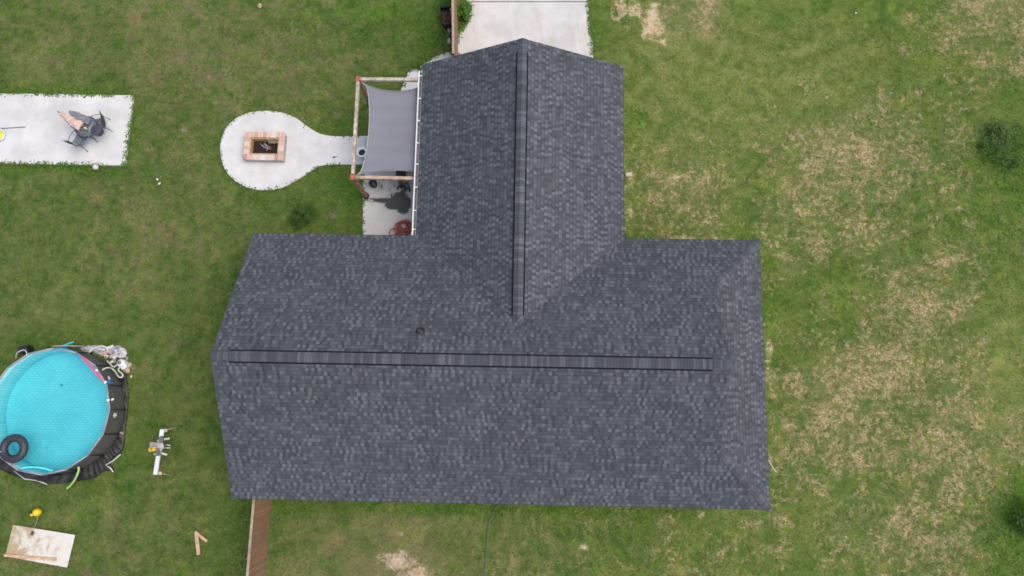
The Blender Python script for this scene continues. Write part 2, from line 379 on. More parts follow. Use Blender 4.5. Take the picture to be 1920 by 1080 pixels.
# dark spill on the back patio concrete
def spill():
    B = [(750, 379, 15, 13, 1.3), (736, 386, 12, 8, 1.1), (757, 391, 8, 8, 1.1), (765, 381, 6, 7, .9), (748, 366, 8, 5, .8), (718, 376, 18, 4, 1.0), (698, 375, 12, 3, .8), (735, 350, 34, 20, .22), (760, 350, 10, 20, .35), (712, 350, 10, 10, .15)]
    us, vs_ = np.meshgrid(np.linspace(685, 776, 60), np.linspace(328, 404, 50)); f = np.zeros_like(us)
    for a, b, ra, rb, k in B: f += k * np.exp(-(((us - a) / ra) ** 2 + ((vs_ - b) / rb) ** 2))
    A, Bx, Cy = at(685, 328, .0603), at(776, 328, .0603), at(685, 404, .0603); D = at(776, 404, .0603); ny, nx = us.shape; P = []
    for j_ in range(ny):
        for i_ in range(nx):
            s_, t_ = i_ / (nx - 1), j_ / (ny - 1); q = (A * (1 - s_) + Bx * s_) * (1 - t_) + (Cy * (1 - s_) + D * s_) * t_; P.append((q.x, q.y, .0603))
    fs = [[j_ * nx + i_, (j_ + 1) * nx + i_, (j_ + 1) * nx + i_ + 1, j_ * nx + i_ + 1] for j_ in range(ny - 1) for i_ in range(nx - 1)]
    o = MB().add(P, fs)
    t = NT('damp_soot'); v = t.obj(); n = t.noise(v, 4, 7, .75, .5); a = t.attr('soot')
    k = t.math('ADD', a, t.math('MULTIPLY', t.math('SUBTRACT', n, .5), 2.6))
    core = t.math('MULTIPLY', t.math('MULTIPLY', t.sstep(k, .42, .52), .95), t.sstep(a, .1, .4)); haze_ = t.math('MULTIPLY', t.math('MULTIPLY', t.sstep(k, .0, .8), t.sstep(a, .02, .3)), .5); al = t.math('MAXIMUM', core, haze_)
    t.set(t.b.inputs['Base Color'], t.mix(n, (.045, .042, .038, 1), (.075, .070, .064, 1))); t.b.inputs['Roughness'].default_value = .7; t.set(t.b.inputs['Alpha'], al)
    ob = o.build('spill_stain', t.m); ob['kind'] = 'structure'
    at_ = ob.data.attributes.new('soot', 'FLOAT', 'POINT'); at_.data.foreach_set('value', f.ravel().astype(np.float32))
spill()

# ---------------------------------------------------------------- house
x0, x1, y0, y1, ze, tm = -10.005, 8.415, -3.009, 6.399, 2.6, .5946
ym, hf = (y0 + y1) / 2, (y1 - y0) / 2; zr = ze + hf * tm
g0, g1, gy, tg = -4.047, 3.549, 13.080, .5351
gm, gh = (g0 + g1) / 2, (g1 - g0) / 2; zg = ze + gh * tg; yv = y1 - gh * tg / tm
xg = 6.49; xw = xg - .28; s_r, s_w = x1 - xg, x1 - xw

def shingle_mat(name, ridge=False):
    t = NT(name); uv = t.n('ShaderNodeUVMap'); uv.uv_map = 'roof_uv'
    sp = t.n('ShaderNodeSeparateXYZ'); t.set(sp.inputs[0], uv.outputs[0]); u, v = sp.outputs[0], sp.outputs[1]
    ob = t.obj()
    def wn(a, b):
        cb = t.n('ShaderNodeCombineXYZ'); t.set(cb.inputs[0], a); t.set(cb.inputs[1], b)
        w = t.n('ShaderNodeTexWhiteNoise', noise_dimensions='2D'); t.set(w.inputs[0], cb.outputs[0]); return w.outputs[0]
    ch, tw = (.10, 5.0) if ridge else (.146, .108)
    vc = t.math('DIVIDE', v, ch); crs = t.math('FLOOR', vc); vf = t.math('FRACT', vc)
    if ridge:
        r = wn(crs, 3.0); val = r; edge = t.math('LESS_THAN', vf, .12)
    else:
        cb = t.n('ShaderNodeCombineXYZ'); t.set(cb.inputs[0], t.math('MULTIPLY', u, .55)); t.set(cb.inputs[1], t.math('MULTIPLY', crs, .30))
        drift = t.math('MULTIPLY', t.noise(cb.outputs[0], 1.0, 2, .5), 4.0)
        step = t.math('MULTIPLY', t.math('FLOOR', t.math('MULTIPLY', wn(crs, 11.0), 5.0)), .37)
        uc = t.math('ADD', t.math('ADD', t.math('DIVIDE', u, tw), drift), step); ci = t.math('FLOOR', uc)
        par = t.math('MODULO', t.math('ABSOLUTE', ci), 2.0)
        r1 = wn(ci, crs); r2 = wn(t.math('FLOOR', t.math('DIVIDE', ci, 3.0)), t.math('ADD', crs, 77))
        val = t.math('ADD', t.math('ADD', t.math('MULTIPLY', r1, .60), t.math('MULTIPLY', r2, .14)), t.math('MULTIPLY', par, .26))
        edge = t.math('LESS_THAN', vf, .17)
    c = t.ramp(val, [(.10, (.053, .059, .067, 1)), (.40, (.070, .078, .088, 1)), (.64, (.094, .103, .116, 1)), (.92, (.138, .149, .164, 1))]) if not ridge else t.ramp(val, [(.0, (.068, .074, .084, 1)), (.55, (.080, .088, .099, 1)), (.75, (.100, .109, .122, 1)), (1, (.128, .138, .153, 1))])
    lo = t.noise(ob, .35, 3, .6)
    c = t.mix(1.0, c, t.ramp(lo, [(.3, (.92, .92, .93, 1)), (.7, (1.07, 1.07, 1.06, 1))]), 'MULTIPLY')
    al = t.math('MULTIPLY', t.sstep(t.noise(ob, .55, 4, .7), .62, .75), .25)
    c = t.mix(al, c, (.085, .095, .070, 1))
    gr = t.noise(ob, 70, 2); c = t.mix(1.0, c, t.ramp(gr, [(.3, (.88, .88, .88, 1)), (.7, (1.12, 1.12, 1.12, 1))]), 'MULTIPLY')
    c = t.mix(t.math('MULTIPLY', edge, .42), c, (.025, .027, .033, 1))  # dark line on every course: its shadow painted into the colour
    t.set(t.b.inputs['Base Color'], c); t.b.inputs['Roughness'].default_value = .92; t.b.inputs['Specular IOR Level'].default_value = .25
    h = t.math('SUBTRACT', t.math('MULTIPLY', val, .5), t.math('MULTIPLY', vf, .6)); t.bump(h, .5, .012)
    return t.m
SH = shingle_mat('charcoal_shingles'); SHR = shingle_mat('ridge_shingles', True)
WHITE = mat('white_paint', (.72, .73, .73), .5, .1, 4); SIDING = mat('pale_siding', (.55, .54, .50), .7, .08, 2)

def roof_mesh(name, faces, perim, m, parent, th=.07):
    """faces: list of (points, u direction, upslope direction, origin)"""
    vs, fs, uvs = [], [], []
    for P, ud, vd, og in faces:
        o = len(vs); vs += [Vector(p) for p in P]; fs.append(list(range(o, o + len(P))))
        uvs += [((Vector(p) - Vector(og)).dot(Vector(ud)), (Vector(p) - Vector(og)).dot(Vector(vd).normalized())) for p in P]
    nt = len(fs)
    for P, ud, vd, og in faces:                      # underside
        o = len(vs); vs += [Vector(p) - Vector((0, 0, th)) for p in P]; fs.append(list(range(o, o + len(P)))[::-1])
        uvs += [(0, 0)] * len(P)
    for a, b in perim:                               # visible thickness
        o = len(vs); a, b = Vector(a), Vector(b); d = Vector((0, 0, th)); vs += [a, a - d, b - d, b]; fs.append([o, o + 1, o + 2, o + 3]); uvs += [(0, .1)] * 4
    me = bpy.data.meshes.new(name); me.from_pydata([tuple(p) for p in vs], [], fs)
    ul = me.uv_layers.new(name='roof_uv')
    for poly in me.polygons:
        for li in poly.loop_indices: ul.data[li].uv = uvs[me.loops[li].vertex_index]
    me.materials.append(m); o = bpy.data.objects.new(name, me); COL.objects.link(o); o.parent = parent
    return o
house = thing('house', 'long single-storey house with a charcoal shingle roof and a projecting gabled garage wing', 'house')
F = []
n_ud, s_ud = (1, 0, 0), (1, 0, 0)
Np = [(x0, y1, ze), (x1, y1, ze), (xg, y1 - s_r, ze + s_r * tm), (xg, ym, zr), (x0, ym, zr)]
# north slope is cut where the garage roof meets it
Nw = [(g0, y1, ze), (gm, yv, zg), (gm, ym, zr), (x0, ym, zr), (x0, y1, ze)]
Ne = [(gm, yv, zg), (g1, y1, ze), (x1, y1, ze), (xg, y1 - s_r, ze + s_r * tm), (xg, ym, zr), (gm, ym, zr)]
F.append((Nw, (1, 0, 0), (0, -1, tm), (0, y1, ze))); F.append((Ne, (1, 0, 0), (0, -1, tm), (0, y1, ze)))
F.append(([(x1, y0, ze), (x0, y0, ze), (x0, ym, zr), (xg, ym, zr), (xg, y0 + s_r, ze + s_r * tm)][::-1], (1, 0, 0), (0, 1, tm), (.31, y0, ze)))
F.append(([(x1, y0, ze), (x1, y1, ze), (xw, y1 - s_w, ze + s_w * tm), (xw, y0 + s_w, ze + s_w * tm)], (0, 1, 0), (-1, 0, tm), (x1, 0.2, ze)))
F.append(([(g0, y1, ze), (gm, yv, zg), (gm, gy, zg), (g0, gy, ze)], (0, 1, 0), (1, 0, tg), (g0, 0, ze)))
F.append(([(g1, y1, ze), (g1, gy, ze), (gm, gy, zg), (gm, yv, zg)], (0, 1, 0), (-1, 0, tg), (g1, .4, ze)))
per = [((x0, ym, zr), (x0, y1, ze)), ((x0, y0, ze), (x0, ym, zr)), ((x0, y1, ze), (g0, y1, ze)), ((g0, y1, ze), (g0, gy, ze)), ((g0, gy, ze), (gm, gy, zg)), ((gm, gy, zg), (g1, gy, ze)), ((g1, gy, ze), (g1, y1, ze)), ((g1, y1, ze), (x1, y1, ze)), ((x1, y1, ze), (x1, y0, ze)), ((x1, y0, ze), (x0, y0, ze)),
       ((xg, ym, zr), (xg, y1 - s_r, ze + s_r * tm)), ((xg, y0 + s_r, ze + s_r * tm), (xg, ym, zr))]
roof = roof_mesh('roof', F, per, SH, house)
# cap shingles folded over ridges and hips
def cap(name, a, b, w, t1, t2, lift, m, parent, th=.012, step=None):
    """folded strip from a to b; t1/t2 are fall per metre to either side"""
    a, b = Vector(a), Vector(b); d = (b - a); L = d.length; d.normalize(); sd_ = d.cross(Vector((0, 0, 1))).normalized()
    n = max(1, int(L / .127)); vs, fs, uvs = [], [], []
    for i in range(n):
        s0, s1 = i * L / n, (i + 1) * L / n
        for (s, lf) in ((s0, lift + .004), (s1, lift)):
            p = a + d * s
            for k, tt in ((-1, t1), (0, 0), (1, t2)):
                vs.append(p + sd_ * (k * w / 2) + Vector((0, 0, lf - abs(k) * w / 2 * tt))); uvs.append((k, s))
        o = i * 6; fs += [[o, o + 3, o + 4, o + 1], [o + 1, o + 4, o + 5, o + 2]]
        o2 = len(vs)
    base = len(vs); extra = []
    for i in range(n):                                # side skirts give the strip its height
        o = i * 6
        for (p, q) in ((o, o + 3), (o + 2, o + 5)):
            k = len(vs); vs += [vs[p], vs[q], vs[q] - Vector((0, 0, th)), vs[p] - Vector((0, 0, th))]; uvs += [(0, .01)] * 4; fs.append([k, k + 1, k + 2, k + 3])
    for o in (0, (n - 1) * 6 + 3):
        k = len(vs); vs += [vs[o], vs[o + 1], vs[o + 2]] + [vs[o + 2] - Vector((0, 0, th)), vs[o + 1] - Vector((0, 0, th)), vs[o] - Vector((0, 0, th))]; uvs += [(0, .01)] * 6; fs.append([k, k + 1, k + 2, k + 3, k + 4, k + 5])
    me = bpy.data.meshes.new(name); me.from_pydata([tuple(p) for p in vs], [], fs); ul = me.uv_layers.new(name='roof_uv')
    for poly in me.polygons:
        for li in poly.loop_indices: ul.data[li].uv = uvs[me.loops[li].vertex_index]
    me.materials.append(m); o = bpy.data.objects.new(name, me); COL.objects.link(o); o.parent = parent; return o
DARKV = mat('dark_vent_plastic', (.014, .016, .020), .9, spec=.05)
def ridge_vent(a, b, t):
    a, b = Vector(a), Vector(b); v = cap('ridge_vent', a, b, .33, t, t, .045, SHR, roof, .018)
    d = (b - a).normalized(); sd_ = d.cross(Vector((0, 0, 1)))
    m = MB()
    for k in (-1, 1):
        o = sd_ * (k * .176) + Vector((0, 0, -.176 * t + .018)); m.bar(a + o, b + o, .072, .03)
    m.build('vent_baffle', DARKV, v)
ridge_vent((at(428, 670, zr).x, ym, zr), (at(1337, 683, zr).x, ym, zr), tm)
ridge_vent((gm, at(980, 97, zg).y, zg), (gm, at(973, 590, zg).y, zg), tg)
cap('ridge_cap', (x0, ym, zr), (at(427, 670, zr).x, ym, zr), .26, tm, tm, .018, SHR, roof)
cap('ridge_cap', (at(1338, 683, zr).x, ym, zr), (xg, ym, zr), .26, tm, tm, .018, SHR, roof)
cap('ridge_cap', (gm, gy, zg), (gm, at(980, 96, zg).y, zg), .26, tg, tg, .018, SHR, roof)
hp = tm / math.sqrt(2)
cap('hip_cap', (x1, y1, ze), (xg, y1 - s_r, ze + s_r * tm), .26, hp, hp, .016, SHR, roof)
cap('hip_cap', (x1, y0, ze), (xg, y0 + s_r, ze + s_r * tm), .26, hp, hp, .016, SHR, roof)
# plumbing vent with its boot
vp = None
for _ in range(1):
    P = at(788, 620, 4.9)
    for _k in range(6): P = at(788, 621, ze + (y1 - P.y) * tm)
    base = MB(); nrm = Vector((0, tm, 1)).normalized(); q = nrm.to_track_quat('Z', 'Y').to_matrix()
    base.lathe(P + nrm * .006, [(.15, 0), (.15, .008), (.085, .02), (.06, .06), (.05, .075)], 20, M=q)
    bt = base.build('vent_boot', mat('black_rubber', (.02, .021, .024), .6), roof)
    MB().lathe(P, [(.042, -.02), (.042, .30), (.034, .30), (.034, .1), (0, .1)], 16).build('vent_pipe', mat('grey_pipe', (.10, .10, .105), .6), bt)
# walls
def wallbox(m, ax, ay, bx, by, z0, z1, th=.15):
    m.bar((ax, ay, (z0 + z1) / 2), (bx, by, (z0 + z1) / 2), th, z1 - z0)
w = MB(); oh = .45
X0, X1, Y0, Y1, GX0, GX1, GY = x0 + .3, x1 - oh, y0 + oh, y1 - oh, g0 + oh, g1 - oh, gy - .3
zt = ze + .1
for a in ((X0, Y0, X1, Y0), (X1, Y0 + .08, X1, Y1 - .08), (X1, Y1, GX1 + .08, Y1), (GX0 - .08, Y1, X0, Y1), (X0, Y1 - .08, X0, Y0 + .08), (GX0, Y1, GX0, GY), (GX1, Y1, GX1, GY), (GX0 + .08, GY, GX1 - .08, GY)): wallbox(w, *a, -.1, zt)
for xx in (X0, xw - .03):
    b_ = s_w if xx > 0 else .45; zz = ze + b_ * tm - .08
    if xx < 0: w.add([(xx, y0 + b_, zz - .3), (xx, y1 - b_, zz - .3), (xx, ym, zr - .1)], [[0, 2, 1]]); w.add([(xx + .1, y0 + b_, zz - .3), (xx + .1, y1 - b_, zz - .3), (xx + .1, ym, zr - .1)], [[0, 1, 2]])
    else: w.add([(xx, y0 + b_, zz), (xx, y1 - b_, zz), (xx, ym, zr - .1)], [[0, 1, 2]]); w.add([(xx - .1, y0 + b_, zz), (xx - .1, y1 - b_, zz), (xx - .1, ym, zr - .1)], [[0, 2, 1]])
for yy, sg in ((GY, 1), (GY - .1, -1)): w.add([(g0 + .5, yy, zt), (g1 - .5, yy, zt), (gm, yy, zg - .12)], [[0, 1, 2][::-sg]])
w.build('wall', SIDING, house)
# fascia and soffit
f = MB(); fz = ze - .07 - .075
def fas(ax, ay, bx, by, az=fz, bz=fz): f.bar((ax, ay, az), (bx, by, bz), .025, .15)
i = .02
fas(x0 + i, y1 - i, g0 + i, y1 - i); fas(g0 + i, y1, g0 + i, gy - i); fas(g1 - i, y1, g1 - i, gy - i); fas(g1 - i, y1 - i, x1 - i, y1 - i); fas(x1 - i, y1 - i, x1 - i, y0 + i); fas(x0 + i, y0 + i, x1 - i, y0 + i)
fas(x0 + i, y0 + i, x0 + i, ym, fz, zr - .145); fas(x0 + i, ym, x0 + i, y1 - i, zr - .145, fz); fas(g0 + i, gy - i, gm, gy - i, fz, zg - .145); fas(gm, gy - i, g1 - i, gy - i, zg - .145, fz)
f.build('fascia', WHITE, house)
sf = MB(); sz = ze - .16
def soff(a, b, c, d): sf.box(((a + c) / 2, (b + d) / 2, sz), (abs(c - a), abs(d - b), .01))
soff(x0 + .04, Y1 + .08, g0 + .03, y1 - .04); soff(g1 - .03, Y1 + .08, x1 - .04, y1 - .04); soff(x0 + .04, y0 + .04, x1 - .04, Y0 - .08); soff(X1 + .08, Y0 - .06, x1 - .04, Y1 + .06); soff(g0 + .04, y1, GX0 - .08, gy - .04); soff(GX1 + .08, y1, g1 - .04, gy - .04)
sf.build('soffit', WHITE, house)
# open gutter with hangers along the garage eave
GWH = mat('gutter_white', (.80, .81, .80), .45, .06, 4)
gt = MB(); ya, yb = y1 - .02, at(789, 133, ze).y; L = yb - ya; cy = (ya + yb) / 2
gt.box((g0 - .125, cy, ze - .075), (.018, L, .13)); gt.box((g0 - .128, cy, ze - .006), (.036, L, .014))
gt.box((g0 - .065, cy, ze - .145), (.12, L, .012)); gt.box((g0 - .012, cy, ze - .085), (.008, L, .13))
gt.box((g0 - .07, yb + .004, ze - .08), (.13, .008, .13))
gut = gt.build('gutter', GWH, house)
MB().box((g0 - .062, cy, ze - .132), (.105, L - .02, .012)).build('gutter_trough', mat('gutter_shade', (.16, .16, .15), .9, .4, 9), gut)  # dark floor strip: the shade inside the gutter, painted into its colour
hg = [439, 412, 371, 347 - 4, 308, 268, 228, 185]
for v in (430, 394.5, 351, 307.5, 268, 226, 184.5, 142):
    yy = at(784, v, ze).y; MB().box((g0 - .068, yy, ze - .004), (.10, .035, .018)).build('gutter_hanger', GWH, gut)
dn = MB(); dn.bar((GX0 - .12, y1 + .12, 0.1), (GX0 - .12, y1 + .12, ze - .5), .09, .07); dn.bar((GX0 - .12, y1 + .12, ze - .5), (g0 - .065, y1 + .12, ze - .15), .09, .07); dn.build('downspout', GWH, house)
# openings
GL = mat('window_glass', (.03, .04, .05), .08, .1, 1); DOORW = mat('door_white', (.70, .71, .72), .5, .05, 3)
def window(x, y, ax, wd_=1.1, hh=1.2, zc=1.45, outw=1):
    fr = MB(); t_ = .06
    def bx(a, b, sx_, sz_, off=.0, dep=.05): 
        c = (x + a, y + outw * (.085 + off), zc + b) if ax == 'x' else (x + outw * (.085 + off), y + a, zc + b)
        return c, ((sx_, dep, sz_) if ax == 'x' else (dep, sx_, sz_))
    for a, b, sx_, sz_ in ((0, hh / 2, wd_ + t_, t_), (0, -hh / 2, wd_ + t_, t_), (-wd_ / 2, 0, t_, hh - t_), (wd_ / 2, 0, t_, hh - t_), (0, 0, wd_ - t_, .04)): fr.box(*bx(a, b, sx_, sz_))
    w_ = fr.build('window', WHITE, house)
    MB().box(*bx(0, 0, wd_ - .06, hh - .06, -.006, .01)).build('pane', GL, w_)
for xx in (-7.5, -4.5, -1.5, 1.5, 5.5): window(xx, Y0, 'x', outw=-1)
for xx in (-8.2, 5.6): window(xx, Y1, 'x')
for yy in (-.5, 3.5): window(X1, yy, 'y')
window(GX1, 9.5, 'y'); window(X0, 3.5, 'y', outw=-1)
gd = MB()
for k in range(4): gd.box((gm, GY + .10, .3 + k * .54), (4.6, .05, .52))
gdo = gd.build('garage_door', DOORW, house)
d_ = MB(); d_.box((GX0 - .10, 8.0, 1.08), (.045, .9, 2.04)); do = d_.build('door', DOORW, house); MB().lathe((GX0 - .145, 8.36, 1.0), [(.0, -.03), (.03, -.02), (.03, .02), (0, .03)], 12).build('handle', mat('brass', (.5, .38, .15), .35, .1, 5, 1), do)

# ---------------------------------------------------------------- fences
PLK = None
def fence_mat(name, tones):
    t = NT(name); v = t.obj(); a = t.attr('tint', 'Color')
    mp = t.n('ShaderNodeMapping'); t.set(mp.inputs[0], v); mp.inputs['Scale'].default_value = (3, 12, .9)
    n = t.noise(mp.outputs[0], 2.0, 5, .65); n2 = t.noise(v, 1.3, 4, .6)
    c = t.mix(t.sstep(n, .3, .75), t.mix(1.0, a, (.68, .66, .64, 1), 'MULTIPLY'), a)
    c = t.mix(t.math('MULTIPLY', t.sstep(n2, .5, .72), .5), c, (.19, .105, .05, 1))
    t.set(t.b.inputs['Base Color'], c); t.b.inputs['Roughness'].default_value = .85; return t.m
FM = fence_mat('weathered_cedar', None)
def fence(pts_a, pts_b, label, h=1.83):
    a, b = Vector(pts_a), Vector(pts_b); d = (b - a).normalized(); L = (b - a).length; rz = math.atan2(d.y, d.x); sd_ = Vector((d.y, -d.x, 0))
    t = thing('wooden_fence', label, 'fence', (a.x, a.y, 0))
    pk = MB(); n = int(L / .142)
    for k in range(n):
        p = a + d * ((k + .5) * L / n); s = random.uniform(.85, 1.15); hh = h - random.uniform(0, .03)
        col = (.32 * s, .185 * s, .105 * s) if random.random() < .8 else (.30 * s, .19 * s, .12 * s)
        pk.box((p.x, p.y, hh / 2 + .02), (.138, .018, hh - .04), rz, None, col)
    pk.build('picket_panel', FM, t)
    for z in (.35, 1.0, 1.62):
        q = sd_ * .032; MB().bar(a + q + Vector((0, 0, z)), b + q + Vector((0, 0, z)), .042, .085, (.26, .17, .10)).build('rail', FM, t)
    cp = MB().bar(a + sd_ * .03 + Vector((0, 0, h + .012)), b + sd_ * .03 + Vector((0, 0, h + .012)), .085, .03, (.48, .40, .29)); cp.build('top_cap', FM, t)
    for k in range(int(L / 2.4) + 1):
        p = a + d * min(k * 2.4 + .06, L) + sd_ * .10; MB().box((p.x, p.y, h / 2 - .03), (.09, .09, h - .06), rz, None, (.25, .16, .095)).build('post', FM, t)
    return t
fb = at(480, 1180); fx = lambda y: -9.5329 + .0107 * (y + 7)
fence((fx(Y0), Y0 - .1, 0), (fx(fb.y), fb.y, 0), 'brown picket fence running south from the bottom-left corner of the house')
ft = at(850, 96, 1.83); ft2 = at(848, -90, 1.83)
fence((ft2.x + .03, ft2.y, 0), (ft.x + .03, ft.y - .1, 0), 'wooden fence beside the driveway, seen almost edge-on from above')

# ---------------------------------------------------------------- shade structure
BW = 2.40
cTL, cBL = at(672, 149, BW), at(661.5, 333, BW); cTR, cBR = at(792, 150, BW), at(783, 335, BW)
LUM = mat('weathered_lumber', (.46, .36, .27), .8, .35, 5, col2=(.62, .53, .44)); LUMR = mat('reddish_lumber', (.36, .20, .13), .8, .3, 6)
per_ = thing('timber_pergola', 'timber pergola of two posts and three beams attached to the garage wall', 'pergola', (cTL.x, cTL.y, 0))
def lum(a, b, m, nm, w_=.115, h_=.14): return MB().bar(a, b, w_, h_).build(nm, m, per_)
lum(cTL + Vector((.10, 0, 0)), cTR, LUM, 'beam'); lum(cBL + Vector((.10, 0, 0)), cBR, mat('orange_lumber', (.44, .27, .17), .8, .3, 5, col2=(.60, .43, .32)), 'beam'); lum(cTL - Vector((0, .11, 0)), cBL + Vector((0, .14, 0)), LUM, 'beam')
for c in (cTL, cBL):
    b = Vector((c.x, c.y, 0)); MB().bar(b, b + Vector((0, 0, BW + .05)), .13, .13).build('post', LUMR, per_)
    k = MB(); k.box((c.x, c.y, BW + .06), (.16, .20, .04)); k.box((c.x, c.y - .10, BW), (.15, .012, .17)); k.box((c.x + .085, c.y, BW), (.012, .15, .17)); k.build('bracket', mat('red_bracket', (.42, .12, .07), .6, .25, 9), per_)
    MB().lathe((c.x, c.y, .03), [(.14, 0), (.14, .07), (.1, .1), (0, .1)], 12).build('post_base', mat('dark_post_base', (.03, .03, .03), .7), per_)
# sail
def sail():
    TL, TR, BR, BL = at(677, 153, 2.34), at(786, 163, 2.28), at(780, 323.5, 2.28), at(665, 331, 2.34)
    n = 22; vs = []; uv = []
    for j in range(n + 1):
        for i_ in range(n + 1):
            s, t_ = i_ / n, j / n
            p = (TL * (1 - s) + TR * s) * (1 - t_) + (BL * (1 - s) + BR * s) * t_
            bs, bt_ = 4 * s * (1 - s), 4 * t_ * (1 - t_)
            p = p + Vector((0, -1, 0)) * (.26 * bs ** .8) * (1 - t_) ** 1.5 + Vector((0, 1, 0)) * (.15 * bs ** .8) * t_ ** 1.5
            p = p + Vector((1, 0, 0)) * (.42 * bt_ ** .40) * (1 - s) ** 1.5 - Vector((1, 0, 0)) * .02 * bt_ * s
            p.z -= .10 * bs * bt_ + .008 * math.sin(t_ * 19 + s * 3)
            vs.append(p)
    fs = [[j * (n + 1) + i_, j * (n + 1) + i_ + 1, (j + 1) * (n + 1) + i_ + 1, (j + 1) * (n + 1) + i_] for j in range(n) for i_ in range(n)]
    t = NT('sail_cloth'); v = t.obj(); wv = t.n('ShaderNodeTexWave', bands_direction='Y'); wv.inputs['Scale'].default_value = .55; wv.inputs['Distortion'].default_value = 2.0; t.set(wv.inputs[0], v)
    t.set(t.b.inputs['Base Color'], t.mix(t.noise(v, 1.2, 3), t.mix(t.math('MULTIPLY', wv.outputs[0], .8), (.25, .252, .285, 1), (.30, .302, .335, 1)), (.33, .33, .365, 1)))
    t.b.inputs['Roughness'].default_value = .75
    tb = t.n('ShaderNodeBsdfTranslucent'); tb.inputs[0].default_value = (.75, .76, .80, 1); mx = t.n('ShaderNodeMixShader'); mx.inputs[0].default_value = .38; t.set(mx.inputs[1], t.b.outputs[0]); t.set(mx.inputs[2], tb.outputs[0]); t.t.links.new(mx.outputs[0], t.out.inputs[0])
    sl = thing('shade_sail', 'stretched grey fabric shade sail hung between the timber frame and the garage', 'shade sail', TL)
    m = MB().add(vs, fs, None, True); o = m.build('cloth', t.m, sl)
    md = o.modifiers.new('thickness', 'SOLIDIFY'); md.thickness = .006
    hm = mat('sail_hem', (.50, .50, .50), .7)
    edge = lambda L_: [vs[k] + Vector((0, 0, .006)) for k in L_]
    MB().tube(edge([j * (n + 1) for j in range(n + 1)]), .016, 5).build('hem', hm, sl)
    hm2 = mat('sail_hem_grey', (.27, .27, .29), .7)
    MB().tube(edge(range(n + 1)), .012, 5).build('hem', hm2, sl); MB().tube(edge([n * (n + 1) + k for k in range(n + 1)]), .012, 5).build('hem', hm2, sl)
    for a, b in ((TL, cTL + Vector((.05, -.05, .0))), (BL, cBL + Vector((.05, .04, 0)))):
        MB().tube([a, b], .012, 6).build('tie', hm, sl)
sail()

